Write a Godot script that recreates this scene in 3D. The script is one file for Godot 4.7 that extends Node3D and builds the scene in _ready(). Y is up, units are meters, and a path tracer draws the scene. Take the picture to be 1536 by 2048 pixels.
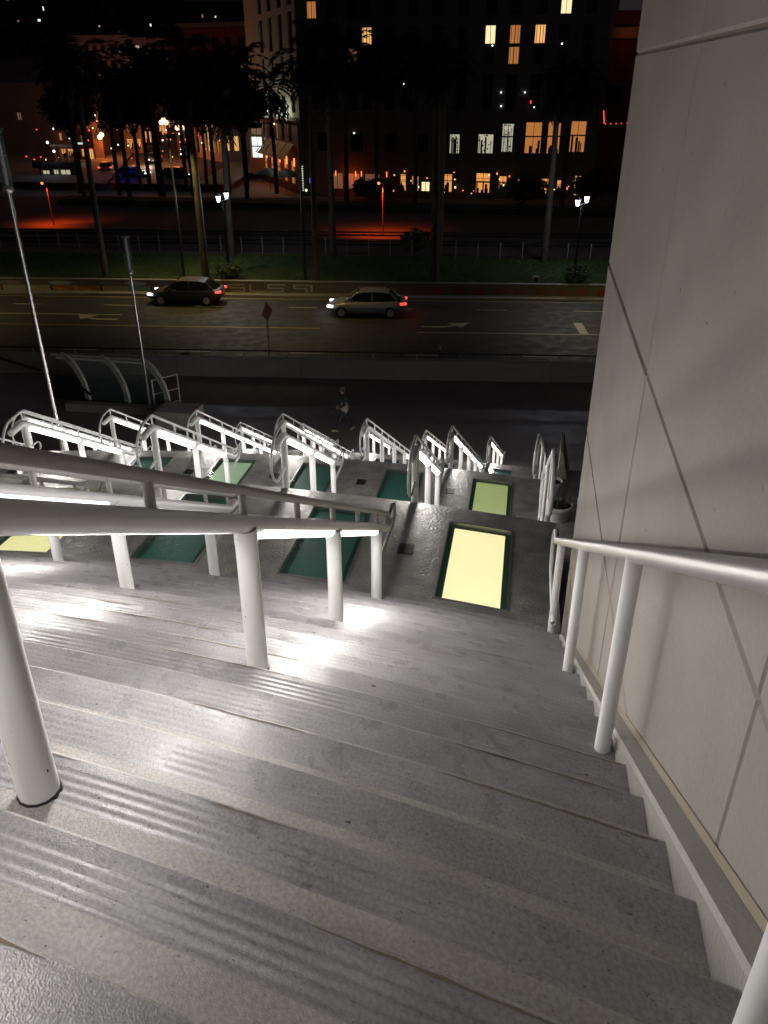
extends Node3D
# A stepped terrace with lit handrails leading down to a plaza, a road, a park strip and a city street at night.
# World axes: x runs across the stairs, -z runs down the stairs, y is up; the plaza is y = 0 and the eye is 11.36 m above it.

const EYE := 11.36
const RISE := 0.17
const DR := 0.3015          # radial run of one step
const CU := -3.188          # centre of the stair arcs in plan
const CW := -12.212
const SLOPE := 0.558
const ROAD_TURN := 0.1152   # the road lies 6.6 degrees off the stairs
const PARK := 0.75          # level of the lawn and of the far side of the road

var M := {}
var taken := {}
var rng := RandomNumberGenerator.new()

class MB:
	var v := PackedVector3Array()
	var n := PackedVector3Array()
	var t := PackedVector2Array()
	var i := PackedInt32Array()
	var c := PackedColorArray()
	var colored := false
	var col := Color.WHITE
	func vert(p: Vector3, nn: Vector3, uv := Vector2.ZERO) -> int:
		v.append(p); n.append(nn); t.append(uv)
		if colored: c.append(col)
		return v.size() - 1
	func quad(a: Vector3, b: Vector3, d: Vector3, e: Vector3, ua := Vector2.ZERO, ub := Vector2(1, 0), ud := Vector2(1, 1), ue := Vector2(0, 1)) -> void:
		var nn := (b - a).cross(e - a)
		if nn.length() < 1e-12: nn = (d - b).cross(e - b)
		nn = nn.normalized()
		var k := vert(a, nn, ua); vert(b, nn, ub); vert(d, nn, ud); vert(e, nn, ue)
		i.append_array(PackedInt32Array([k, k + 2, k + 1, k, k + 3, k + 2]))
	func tri(a: Vector3, b: Vector3, d: Vector3) -> void:
		var nn := (b - a).cross(d - a).normalized()
		var k := vert(a, nn); vert(b, nn); vert(d, nn)
		i.append_array(PackedInt32Array([k, k + 2, k + 1]))
	func box(center: Vector3, size: Vector3, b := Basis()) -> MB:
		var h := size * 0.5
		var x := b.x * h.x
		var y := b.y * h.y
		var z := b.z * h.z
		for f in [[x, y, z], [-x, y, -z], [y, z, x], [-y, z, -x], [z, x, y], [-z, x, -y]]:
			var p: Vector3 = f[0]
			var q: Vector3 = f[1]
			var o: Vector3 = center + f[2]
			quad(o - p - q, o + p - q, o + p + q, o - p + q, Vector2(0, 0), Vector2(p.length() * 2, 0), Vector2(p.length() * 2, q.length() * 2), Vector2(0, q.length() * 2))
		return self
	# a tube along pts; r0 -> r1 taper; cap 0 none, 1 flat, 2 round
	func tube(pts: PackedVector3Array, r0: float, r1 := -1.0, seg := 10, cap := 1) -> MB:
		if r1 < 0: r1 = r0
		var path := PackedVector3Array(pts)
		var radii := PackedFloat32Array()
		var m := pts.size()
		for k in m: radii.append(lerpf(r0, r1, float(k) / maxf(1, m - 1)))
		var tans: Array[Vector3] = []
		for k in m: tans.append((pts[mini(k + 1, m - 1)] - pts[maxi(k - 1, 0)]).normalized())
		if cap == 2:
			var d0 := tans[0]
			var d1 := tans[m - 1]
			for a in [0.35, 0.75, 1.1, 1.4, 1.56]:
				path.insert(0, pts[0] - d0 * r0 * sin(a)); radii.insert(0, r0 * cos(a)); tans.push_front(d0)
				path.append(pts[m - 1] + d1 * r1 * sin(a)); radii.append(r1 * cos(a)); tans.append(d1)
		var up := Vector3.UP if absf(tans[0].y) < 0.9 else Vector3.RIGHT
		var side := up.cross(tans[0]).normalized()
		var base := v.size()
		var far := 0.0
		for k in path.size():
			side = (side - tans[k] * side.dot(tans[k])).normalized()
			var o := tans[k].cross(side)
			if k > 0: far += path[k].distance_to(path[k - 1])
			for j in seg + 1:
				var a := TAU * j / seg
				var d := side * cos(a) + o * sin(a)
				var nn := d
				if cap == 2 and (k < 5 or k >= path.size() - 5):
					nn = (path[k] + d * radii[k] - (pts[0] if k < 5 else pts[m - 1])).normalized()
				vert(path[k] + d * radii[k], nn, Vector2(float(j) / seg, far))
		for k in path.size() - 1:
			for j in seg:
				var a := base + k * (seg + 1) + j
				var b := a + seg + 1
				i.append_array(PackedInt32Array([a, b, a + 1, a + 1, b, b + 1]))
		if cap == 1:
			for e in 2:
				var k := 0 if e == 0 else path.size() - 1
				var dd := -tans[0] if e == 0 else tans[k]
				var cc := vert(path[k], dd)
				var f := v.size()
				for j in seg + 1: vert(v[base + k * (seg + 1) + j], dd)
				for j in seg:
					if e == 0: i.append_array(PackedInt32Array([cc, f + j, f + j + 1]))
					else: i.append_array(PackedInt32Array([cc, f + j + 1, f + j]))
		return self
	# a smooth sheet through rows of points; front is on the side of (across rows) x (along row)
	func grid(rows: Array, flip := false, uvs := Vector2(1, 1)) -> MB:
		var a := rows.size()
		var b: int = rows[0].size()
		var base := v.size()
		for p in a:
			for q in b:
				var du: Vector3 = rows[mini(p + 1, a - 1)][q] - rows[maxi(p - 1, 0)][q]
				var dv: Vector3 = rows[p][mini(q + 1, b - 1)] - rows[p][maxi(q - 1, 0)]
				if rows[p][0].distance_to(rows[p][b - 1]) < 1e-5 and (q == 0 or q == b - 1): dv = rows[p][1] - rows[p][b - 2]
				var nn := du.cross(dv).normalized()
				vert(rows[p][q], -nn if flip else nn, Vector2(float(p) / a * uvs.x, float(q) / b * uvs.y))
		for p in a - 1:
			for q in b - 1:
				var k := base + p * b + q
				if flip: i.append_array(PackedInt32Array([k, k + b, k + 1, k + 1, k + b, k + b + 1]))
				else: i.append_array(PackedInt32Array([k, k + 1, k + b, k + 1, k + b + 1, k + b]))
		return self
	# turned about the vertical: profile of (radius, height)
	func lathe(profile: Array, at := Vector3.ZERO, seg := 16) -> MB:
		var rows := []
		for p in profile:
			var row := PackedVector3Array()
			for j in seg + 1: row.append(at + Vector3(cos(TAU * j / seg) * p[0], p[1], sin(TAU * j / seg) * p[0]))
			rows.append(row)
		return grid(rows, false)
	func mesh() -> ArrayMesh:
		var m := ArrayMesh.new()
		var a := []
		a.resize(Mesh.ARRAY_MAX)
		a[Mesh.ARRAY_VERTEX] = v
		a[Mesh.ARRAY_NORMAL] = n
		a[Mesh.ARRAY_TEX_UV] = t
		a[Mesh.ARRAY_INDEX] = i
		if colored: a[Mesh.ARRAY_COLOR] = c
		m.add_surface_from_arrays(Mesh.PRIMITIVE_TRIANGLES, a)
		return m

# ---------------------------------------------------------------- naming and nodes
func numbered(called: String) -> String:
	var k: int = taken.get(called, 0)
	taken[called] = k + 1
	return called if k == 0 else "%s_%03d" % [called, k]

func obj(called: String, mb: MB, mat: Material, parent: Node3D = null) -> MeshInstance3D:
	var o := MeshInstance3D.new()
	o.mesh = mb.mesh()
	o.material_override = mat
	put(o, called, parent)
	return o

func put(o: Node3D, called: String, parent: Node3D = null) -> void:
	if parent == null:
		o.name = numbered(called)
		add_child(o)
	else:
		o.name = called
		parent.add_child(o, true)

func tag(o: Node3D, label: String, category: String, group := "") -> Node3D:
	o.set_meta("label", label); o.set_meta("category", category)
	if group: o.set_meta("group", group)
	return o

func thing(called: String, label: String, category: String, at := Vector3.ZERO, turn := 0.0, group := "") -> Node3D:
	var o := Node3D.new()
	put(o, called)
	o.position = at
	o.rotation.y = turn
	return tag(o, label, category, group)

func struct(called: String, mb: MB, mat: Material, parent: Node3D = null) -> MeshInstance3D:
	var o := obj(called, mb, mat, parent)
	if parent == null: o.set_meta("kind", "structure")
	return o

func stuff(o: Node3D) -> Node3D:
	o.set_meta("kind", "stuff")
	return o

func copy(src: Node3D, called: String, at: Vector3, turn: float, label: String, group := "") -> Node3D:
	var r: Node3D = src.duplicate()
	r.name = numbered(called)
	add_child(r)
	r.position = at; r.rotation.y = turn
	r.set_meta("label", label)
	if group: r.set_meta("group", group)
	return r

func omni(called: String, at: Vector3, color: Color, energy: float, size: float, parent: Node3D = null) -> OmniLight3D:
	var l := OmniLight3D.new()
	l.light_color = color; l.light_energy = energy; l.light_size = size
	l.omni_range = 60.0; l.omni_attenuation = 2.0; l.shadow_enabled = true
	put(l, called, parent)
	l.position = at
	return l

# ---------------------------------------------------------------- places
func arc_w(u: float, r: float) -> float:
	return CW + sqrt(r * r - (u - CU) * (u - CU))

func on_arc(u: float, r: float, y: float) -> Vector3:
	return Vector3(u, y, -arc_w(u, r))

func road(p: float, q: float, y := 0.0) -> Vector3:      # p along the road, q away from the stairs
	return Vector3(p * cos(ROAD_TURN) - q * sin(ROAD_TURN), y, -p * sin(ROAD_TURN) - q * cos(ROAD_TURN))

func V(x: float, y: float, z: float) -> Vector3:
	return Vector3(x, y, z)

# ---------------------------------------------------------------- materials
func mat(linear: Color, rough: float, metal := 0.0) -> StandardMaterial3D:
	var m := StandardMaterial3D.new()
	m.albedo_color = linear.linear_to_srgb()
	m.roughness = rough
	m.metallic = metal
	return m

func glow(linear: Color, energy: float) -> StandardMaterial3D:
	var m := mat(Color(0.5, 0.5, 0.5), 0.5)
	m.emission_enabled = true
	m.emission = linear.linear_to_srgb()
	m.emission_energy_multiplier = energy
	return m

func noise(seed_: int, freq: float, kind := FastNoiseLite.TYPE_SIMPLEX_SMOOTH, oct := 4) -> FastNoiseLite:
	var f := FastNoiseLite.new()
	f.seed = seed_; f.frequency = freq; f.noise_type = kind
	f.fractal_octaves = oct
	if oct <= 1: f.fractal_type = FastNoiseLite.FRACTAL_NONE
	return f

func noise_bytes(seed_: int, freq: float, size: int, oct := 4, kind := FastNoiseLite.TYPE_SIMPLEX_SMOOTH) -> PackedByteArray:
	var im := noise(seed_, freq, kind, oct).get_seamless_image(size, size)
	im.convert(Image.FORMAT_L8)
	return im.get_data()

# colour = base tone * (1 + blotches + grain), with stains of a second tone where the stain noise is high
func tone_texture(seed_: int, size: int, blotch: float, grain: float, stain_tone: Color, stain_from: float, stain_share: float, specks: int, stretch := 1) -> ImageTexture:
	var a := noise_bytes(seed_, 3.0 / size, size, 5)
	var b := noise_bytes(seed_ + 1, 90.0 / size, size, 2)
	var c := noise_bytes(seed_ + 2, 5.0 / size, size, 5)
	var data := PackedByteArray()
	data.resize(size * size * 3)
	for y in size:
		var row := y * size
		var srow := ((y * stretch) % size) * size
		for x in size:
			var k := row + x
			var val := 0.82 + blotch * (a[srow + x] / 127.5 - 1.0) + grain * (b[k] / 127.5 - 1.0)
			var s := clampf((c[srow + x] / 255.0 - stain_from) * 3.0, 0.0, 1.0) * stain_share
			data[k * 3] = int(clampf(val * lerpf(1.0, stain_tone.r, s), 0, 1) * 255)
			data[k * 3 + 1] = int(clampf(val * lerpf(1.0, stain_tone.g, s), 0, 1) * 255)
			data[k * 3 + 2] = int(clampf(val * lerpf(1.0, stain_tone.b, s), 0, 1) * 255)
	var r := RandomNumberGenerator.new()
	r.seed = seed_
	for k in specks:
		var cx := r.randi_range(4, size - 5)
		var cy := r.randi_range(4, size - 5)
		var f := r.randf_range(0.25, 0.7)
		for q in r.randi_range(2, 9):
			var x := clampi(cx + r.randi_range(-2, 2), 0, size - 1)
			var y := clampi(cy + r.randi_range(-1, 1), 0, size - 1)
			for e in 3: data[(y * size + x) * 3 + e] = int(data[(y * size + x) * 3 + e] * f)
	return ImageTexture.create_from_image(Image.create_from_data(size, size, false, Image.FORMAT_RGB8, data))

func relief_texture(seed_: int, size: int, freq: float, oct: int, pits: float) -> ImageTexture:
	var a := noise_bytes(seed_, freq / size, size, oct)
	var p := noise_bytes(seed_ + 7, freq * 0.45 / size, size, 2)
	var data := PackedByteArray()
	data.resize(size * size)
	for k in size * size:
		var h := a[k] / 255.0
		if p[k] > 200: h -= pits * (p[k] - 200) / 55.0
		data[k] = int(clampf(h, 0, 1) * 255)
	return ImageTexture.create_from_image(Image.create_from_data(size, size, false, Image.FORMAT_L8, data))

func rough_texture(seed_: int, size: int, lo: float, hi: float, freq: float) -> ImageTexture:
	var a := noise_bytes(seed_, freq / size, size, 5)
	var data := PackedByteArray()
	data.resize(size * size)
	for k in size * size: data[k] = int(clampf(lerpf(lo, hi, a[k] / 255.0), 0, 1) * 255)
	return ImageTexture.create_from_image(Image.create_from_data(size, size, false, Image.FORMAT_L8, data))

func dress(m: StandardMaterial3D, tone: Texture2D, relief: Texture2D, cm: float, rough: Texture2D, scale: float, world := true) -> StandardMaterial3D:
	if tone: m.albedo_texture = tone
	if relief:
		m.heightmap_enabled = true; m.heightmap_texture = relief; m.heightmap_scale = cm
	if rough:
		m.roughness = 1.0; m.roughness_texture = rough
	if world:
		m.uv1_triplanar = true; m.uv1_world_triplanar = true
	m.uv1_scale = Vector3.ONE * scale
	return m

func make_materials() -> void:
	var concrete_tone := tone_texture(11, 1024, 0.07, 0.09, Color(0.82, 0.79, 0.75), 0.45, 0.0, 900, 2)
	var slab_tone := tone_texture(31, 512, 0.12, 0.05, Color(0.8, 0.78, 0.75), 0.62, 0.4, 6)
	var plain_tone := tone_texture(51, 512, 0.03, 0.025, Color(0.94, 0.92, 0.89), 0.7, 0.3, 14)
	var peel := relief_texture(71, 1024, 230.0, 3, 0.6)
	var soft := relief_texture(81, 512, 60.0, 3, 0.2)
	var shine := rough_texture(91, 512, 0.42, 0.8, 6.0)
	var shine_soft := rough_texture(95, 512, 0.3, 0.6, 5.0)
	M.tread = dress(mat(Color(0.475, 0.452, 0.435), 0.5), concrete_tone, peel, 0.13, null, 0.8, false)
	M.nosing = dress(mat(Color(0.375, 0.37, 0.382), 0.3), concrete_tone, peel, 0.12, rough_texture(97, 256, 0.2, 0.5, 6.0), 0.8, false)
	M.landing = dress(mat(Color(0.36, 0.354, 0.338), 0.3), slab_tone, relief_texture(88, 512, 26.0, 4, 0.3), 0.55, rough_texture(98, 512, 0.3, 0.6, 7.0), 0.9)
	M.kerb = dress(mat(Color(0.5, 0.485, 0.46), 0.5), plain_tone, soft, 0.2, shine_soft, 0.9)
	M.wall = dress(mat(Color(0.435, 0.395, 0.355), 0.7), plain_tone, soft, 0.12, null, 0.45)
	M.wall_joint = mat(Color(0.22, 0.185, 0.145), 0.9)
	M.crack = mat(Color(0.15, 0.125, 0.095), 0.9)
	M.spot = mat(Color(0.03, 0.028, 0.03), 0.6)
	M.white = dress(mat(Color(0.78, 0.79, 0.8), 0.35), null, soft, 0.04, rough_texture(99, 256, 0.25, 0.42, 8.0), 2.0)
	M.white.uv1_world_triplanar = false
	M.rail = dress(mat(Color(0.60, 0.585, 0.57), 0.4), tone_texture(61, 256, 0.04, 0.04, Color(0.8, 0.77, 0.74), 0.66, 0.5, 30), null, 0.0, null, 1.5)
	M.rail.uv1_world_triplanar = false
	M.steel = mat(Color(0.62, 0.62, 0.62), 0.24, 0.9)
	M.worn_steel = mat(Color(0.66, 0.655, 0.65), 0.34, 0.45)
	M.galv = dress(mat(Color(0.62, 0.61, 0.6), 0.3, 0.7), null, null, 0.0, rough_texture(101, 256, 0.2, 0.36, 10.0), 2.0)
	M.lamp = glow(Color(1.0, 0.99, 0.96), 3.2)
	M.green_metal = mat(Color(0.012, 0.05, 0.035), 0.35)
	M.teal = mat(Color(0.035, 0.16, 0.135), 0.5)
	M.glass_floor = StandardMaterial3D.new()
	M.glass_floor.transparency = BaseMaterial3D.TRANSPARENCY_ALPHA
	M.glass_floor.albedo_color = Color(0.55, 0.85, 0.75, 0.06)
	M.glass_floor.roughness = 0.06
	M.glass_floor.metallic_specular = 0.7
	M.glass_floor.heightmap_enabled = true
	M.glass_floor.heightmap_texture = relief_texture(83, 512, 9.0, 3, 0.0)
	M.glass_floor.heightmap_scale = 0.5
	M.glass_floor.uv1_triplanar = true; M.glass_floor.uv1_world_triplanar = true
	M.glass_floor.uv1_scale = Vector3.ONE * 0.8
	M.black = mat(Color(0.012, 0.012, 0.014), 0.5)
	M.dark_metal = mat(Color(0.03, 0.03, 0.032), 0.45, 0.5)
	M.asphalt = dress(mat(Color(0.06, 0.06, 0.06), 0.6), plain_tone, soft, 0.3, rough_texture(102, 512, 0.55, 0.85, 4.0), 0.25)
	M.plaza = dress(mat(Color(0.30, 0.262, 0.265), 0.6), plain_tone, soft, 0.2, rough_texture(103, 512, 0.4, 0.7, 4.0), 0.2)
	M.paint = dress(mat(Color(0.62, 0.61, 0.55), 0.6), plain_tone, null, 0, null, 0.6)
	M.paint_yellow = dress(mat(Color(0.55, 0.42, 0.12), 0.6), plain_tone, null, 0, null, 0.6)
	M.grey_concrete = dress(mat(Color(0.34, 0.33, 0.30), 0.8), plain_tone, soft, 0.3, null, 0.35)
	M.lawn_soil = dress(mat(Color(0.035, 0.055, 0.018), 0.95), tone_texture(41, 512, 0.4, 0.2, Color(0.6, 0.62, 0.4), 0.5, 0.8, 0), soft, 2.0, null, 0.12)
	M.blade = mat(Color(0.08, 0.125, 0.025), 0.8)
	M.trunk = dress(mat(Color(0.10, 0.085, 0.065), 0.95), slab_tone, relief_texture(85, 256, 20.0, 3, 0.4), 3.0, null, 0.6)
	M.trunk.uv1_world_triplanar = false
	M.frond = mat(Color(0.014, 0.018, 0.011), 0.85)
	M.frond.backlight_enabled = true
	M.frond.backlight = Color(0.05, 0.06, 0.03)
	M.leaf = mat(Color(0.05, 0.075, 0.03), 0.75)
	M.glass = StandardMaterial3D.new()
	M.glass.transparency = BaseMaterial3D.TRANSPARENCY_ALPHA
	M.glass.albedo_color = Color(0.6, 0.7, 0.72, 0.12)
	M.glass.roughness = 0.08
	M.dark_glass = mat(Color(0.012, 0.013, 0.016), 0.08)
	M.rubber = mat(Color(0.015, 0.015, 0.015), 0.8)
	M.green_steel = mat(Color(0.55, 0.57, 0.52), 0.5, 0.1)
	M.rim = mat(Color(0.25, 0.25, 0.25), 0.35, 0.6)
	M.pot = mat(Color(0.5, 0.5, 0.5), 0.5)
	M.soil = mat(Color(0.03, 0.02, 0.015), 1.0)
	M.stucco = dress(mat(Color(0.55, 0.53, 0.46), 0.9), plain_tone, relief_texture(87, 512, 40.0, 4, 0.4), 2.0, null, 0.8)
	M.hotel = dress(mat(Color(0.15, 0.142, 0.122), 0.8), plain_tone, null, 0, null, 0.15)
	M.hotel_brick = dress(mat(Color(0.20, 0.075, 0.05), 0.85), slab_tone, null, 0, null, 0.3)
	M.awning = mat(Color(0.42, 0.22, 0.10), 0.85)
	M.red_build = dress(mat(Color(0.30, 0.085, 0.04), 0.85), slab_tone, null, 0, null, 0.2)
	M.cream = dress(mat(Color(0.50, 0.40, 0.24), 0.8), plain_tone, null, 0, null, 0.2)
	M.rose = dress(mat(Color(0.40, 0.27, 0.24), 0.85), plain_tone, null, 0, null, 0.1)
	M.tower = dress(mat(Color(0.12, 0.085, 0.08), 0.85), slab_tone, null, 0, null, 0.05)
	M.win_warm = glow(Color(1.0, 0.50, 0.15), 0.72)
	M.win_shop = glow(Color(1.0, 0.40, 0.09), 0.6)
	M.tan = mat(Color(0.27, 0.225, 0.175), 0.9)
	M.fence = mat(Color(0.22, 0.21, 0.19), 0.7)
	M.win_amber = glow(Color(1.0, 0.36, 0.08), 0.32)
	M.win_cream = glow(Color(1.0, 0.78, 0.42), 0.85)
	M.win_dim = glow(Color(0.8, 0.42, 0.2), 0.10)
	M.win_pale = glow(Color(0.75, 0.72, 0.5), 0.42)
	M.win_white = glow(Color(0.85, 0.98, 1.0), 0.9)
	M.win_blue = glow(Color(0.15, 0.2, 1.0), 0.4)
	M.bulb_amber = glow(Color(1.0, 0.62, 0.28), 3.0)
	M.bulb_white = glow(Color(0.86, 0.92, 1.0), 3.0)
	M.bulb_orange = glow(Color(1.0, 0.25, 0.05), 1.4)
	M.bulb_red = glow(Color(1.0, 0.06, 0.06), 1.2)
	M.bulb_sodium = glow(Color(1.0, 0.55, 0.12), 2.0)

# ---------------------------------------------------------------- stairs
# one step of a flight: riser and nosing at radius r, tread back to r - DR; u0..u1 across
func step(parent: Node3D, r: float, y: float, u0: float, u1: float, fine: bool, groove: float) -> void:
	var du := 0.1 if fine else 0.3
	var count := int(ceil((u1 - u0) / du)) + 1
	var chips := noise(int(r * 100), 3.0, FastNoiseLite.TYPE_SIMPLEX, 3)
	var strip: Array[Vector2] = []
	var body: Array[Vector2] = [Vector2(-0.014, -RISE - 0.004), Vector2(-0.010, -0.04), Vector2(-0.001, -0.016), Vector2(0, -0.010), Vector2(-0.003, -0.003), Vector2(-0.010, 0.0)]
	strip.append(Vector2(-0.010, 0.0))
	if fine:
		for g in 4:
			for e in 7:
				strip.append(Vector2(-0.036 - 0.026 * g - 0.026 * e / 7.0, -groove * (0.5 - 0.5 * cos(TAU * e / 7.0))))
	if fine: strip.append(Vector2(-0.140, 0))
	strip.append(Vector2(-0.145, 0))
	var back: Array[Vector2] = [Vector2(-0.145, 0), Vector2(-DR - 0.02, 0)]
	var off := rng.randf() * 5.0
	var st := Node3D.new()
	put(st, "step", parent)
	for part in [["riser", body, M.tread], ["grooved_nosing", strip, M.nosing], ["tread", back, M.tread]]:
		var mb := MB.new()
		var prof: Array = part[1]
		for k in count - 1:
			var ua := lerpf(u0, u1, float(k) / (count - 1))
			var ub := lerpf(u0, u1, float(k + 1) / (count - 1))
			var along := 0.0
			for j in prof.size() - 1:
				var a: Vector2 = prof[j]
				var b: Vector2 = prof[j + 1]
				var ca := 0.0
				var cb := 0.0
				var ga := 0.0
				var gb := 0.0
				var ha := 0.0
				var hb := 0.0
				if fine and groove < 0.0035 and part[0] == "grooved_nosing":
					# grooves are worn away or filled with paint in places
					var fa := clampf(chips.get_noise_2d(ua * 0.4, 40.0) * 2.2 + 0.75, 0.15, 1.0)
					var fb := clampf(chips.get_noise_2d(ub * 0.4, 40.0) * 2.2 + 0.75, 0.15, 1.0)
					ga = a.y * (fa - 1.0); ha = b.y * (fa - 1.0)
					gb = a.y * (fb - 1.0); hb = b.y * (fb - 1.0)
				if fine and part[0] == "riser":
					ca = minf(0.0, chips.get_noise_1d(ua) * 0.012 + 0.0025) if j >= 2 and j <= 3 else 0.0
					cb = minf(0.0, chips.get_noise_1d(ub) * 0.012 + 0.0025) if j >= 2 and j <= 3 else 0.0
				var la := along
				along += a.distance_to(b)
				mb.quad(on_arc(ub, r + a.x + cb, y + a.y + gb), on_arc(ua, r + a.x + ca, y + a.y + ga), on_arc(ua, r + b.x + ca, y + b.y + ha), on_arc(ub, r + b.x + cb, y + b.y + hb), Vector2(ub + off, la + off), Vector2(ua + off, la + off), Vector2(ua + off, along + off), Vector2(ub + off, along + off))
		obj(part[0], mb, part[2], st)
	if not fine: return
	# broken brown sealant and chips along the nosing
	var crack := MB.new()
	for k in 2:
		var a := rng.randf_range(-2.6, 0.0)
		var len := rng.randf_range(0.2, 0.75)
		var wide := rng.randf_range(0.003, 0.008)
		var at := rng.randf_range(0.013, 0.018)
		var q := int(len / 0.03)
		var last0 := on_arc(a, r - at, y + 0.0022)
		var last1 := last0
		for j in range(1, q + 1):
			var u := minf(a + len * j / q, u1 - 0.02)
			var taper := sqrt(maxf(0.0, sin(PI * j / q)))
			var p0 := on_arc(u, r - at + 0.004 * rng.randf(), y + 0.0022)
			var p1 := on_arc(u, r - at - wide * taper * rng.randf_range(0.4, 1.2), y + 0.0022)
			crack.quad(last1, p1, p0, last0)
			last0 = p0; last1 = p1
	stuff(obj("cracks", crack, M.crack, st))
	var spots := MB.new()
	for k in 2:
		var u := rng.randf_range(-2.4, 0.45)
		var rr := r - rng.randf_range(0.05, 0.28)
		var size := rng.randf_range(0.004, 0.013)
		var p := on_arc(u, rr, y + 0.0022)
		for j in 7:
			var s0 := size * (0.7 + 0.3 * sin(j * 2.3 + k))
			var s1 := size * (0.7 + 0.3 * sin((j + 1) % 7 * 2.3 + k))
			spots.tri(p, p + V(cos(TAU * j / 7) * s0 * 1.4, 0, -sin(TAU * j / 7) * s0), p + V(cos(TAU * (j + 1) / 7) * s1 * 1.4, 0, -sin(TAU * (j + 1) / 7) * s1))
	stuff(obj("specks", spots, M.spot, st))

func flight(called: String, r0: float, y0: float, from: int, to: int, u0: float, u1: float, fine_to: int) -> Node3D:
	var f := Node3D.new()
	put(f, called)
	f.set_meta("kind", "structure")
	for k in range(from, to + 1):
		step(f, r0 + k * DR, y0 - k * RISE, u0, u1, k <= fine_to, 0.0015 if k < -1 else 0.0042 if k < 0 else 0.0036 if k == 0 else [0.0018, 0.0030, 0.0020][k % 3])
	return f

# a landing between two arcs with an opening over each floor light
func landing(called: String, r0: float, r1: float, y: float, u0: float, u1: float, openings: Array, q0: float, q1: float) -> void:
	var mb := MB.new()
	var cuts: Array[float] = [u0, u1]
	for o in openings: cuts.append_array([o - 0.36, o + 0.36])
	cuts.sort()
	for k in cuts.size() - 1:
		var a := cuts[k]
		var b := cuts[k + 1]
		var open := false
		for o in openings:
			if absf((a + b) * 0.5 - o) < 0.1: open = true
		var m := maxi(1, int((b - a) / 0.15))
		for j in m:
			var ua := lerpf(a, b, float(j) / m)
			var ub := lerpf(a, b, float(j + 1) / m)
			for span in ([[r0 - 0.03, q0], [q1, r1]] if open else [[r0 - 0.03, r1]]):
				mb.quad(on_arc(ua, span[1], y), on_arc(ua, span[0], y), on_arc(ub, span[0], y), on_arc(ub, span[1], y))
	var flip := MB.new()
	flip.v = mb.v; flip.t = mb.t; flip.i = mb.i
	for k in mb.n.size(): flip.n.append(Vector3.UP)
	# rounded nosing and riser at the far edge
	var m := int((u1 - u0) / 0.2)
	var prof := [Vector2(0, 0), Vector2(0.012, -0.003), Vector2(0.016, -0.012), Vector2(0.014, -0.035), Vector2(0.004, -0.05), Vector2(0.0, -RISE)]
	for k in m:
		var ua := lerpf(u0, u1, float(k) / m)
		var ub := lerpf(u0, u1, float(k + 1) / m)
		for j in prof.size() - 1:
			flip.quad(on_arc(ua, r1 + prof[j].x, y + prof[j].y), on_arc(ub, r1 + prof[j].x, y + prof[j].y), on_arc(ub, r1 + prof[j + 1].x, y + prof[j + 1].y), on_arc(ua, r1 + prof[j + 1].x, y + prof[j + 1].y))
	struct(called, flip, M.landing)

# a glazed floor light set in a landing, centred on u between radii q0 and q1
func floor_light(u: float, q0: float, q1: float, y: float, lit: Material, label: String) -> void:
	var o := thing("floor_light", label, "skylight")
	var h := 0.36
	var rim := MB.new()
	var bars := [[-h, -h + 0.022, q0, q1], [h - 0.022, h, q0, q1], [-h + 0.022, h - 0.022, q0, q0 + 0.022], [-h + 0.022, h - 0.022, q1 - 0.022, q1]]
	for b in bars:
		var m := 4 if b[1] - b[0] > 0.1 else 1
		for j in m:
			var ua: float = u + lerpf(b[0], b[1], float(j) / m)
			var ub: float = u + lerpf(b[0], b[1], float(j + 1) / m)
			var top := y + 0.006
			rim.quad(on_arc(ua, b[2], top), on_arc(ub, b[2], top), on_arc(ub, b[3], top), on_arc(ua, b[3], top))
			rim.quad(on_arc(ua, b[2], y - 0.06), on_arc(ub, b[2], y - 0.06), on_arc(ub, b[2], top), on_arc(ua, b[2], top))
			rim.quad(on_arc(ub, b[3], y - 0.06), on_arc(ua, b[3], y - 0.06), on_arc(ua, b[3], top), on_arc(ub, b[3], top))
		rim.quad(on_arc(u + b[1], b[2], y - 0.06), on_arc(u + b[1], b[3], y - 0.06), on_arc(u + b[1], b[3], y + 0.006), on_arc(u + b[1], b[2], y + 0.006))
		rim.quad(on_arc(u + b[0], b[3], y - 0.06), on_arc(u + b[0], b[2], y - 0.06), on_arc(u + b[0], b[2], y + 0.006), on_arc(u + b[0], b[3], y + 0.006))
	obj("frame", rim, M.rim, o)
	var tray := MB.new()
	var d := y - 0.05
	tray.quad(on_arc(u - h, q0, d), on_arc(u + h, q0, d), on_arc(u + h, q1, d), on_arc(u - h, q1, d))
	obj("tray", tray, M.green_metal, o)
	var glowing := MB.new()
	var s := 0.275
	var g0 := q0 + 0.06
	var g1 := q1 - 0.07
	var t := d + 0.008
	var rows := []
	for k in 5:
		var row := PackedVector3Array()
		for j in 2: row.append(on_arc(u + lerpf(-s, s, k / 4.0), g0 if j == 0 else g1, t))
		rows.append(row)
	glowing.grid(rows)
	obj("diffuser_lamp", glowing, lit, o)
	var pane := MB.new()
	var prow := []
	for k in 5:
		var row := PackedVector3Array()
		for j in 2: row.append(on_arc(u + lerpf(-h + 0.022, h - 0.022, k / 4.0), q0 + 0.022 if j == 0 else q1 - 0.022, y - 0.002))
		prow.append(row)
	pane.grid(prow)
	obj("glass_pane", pane, M.glass_floor, o)

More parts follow.
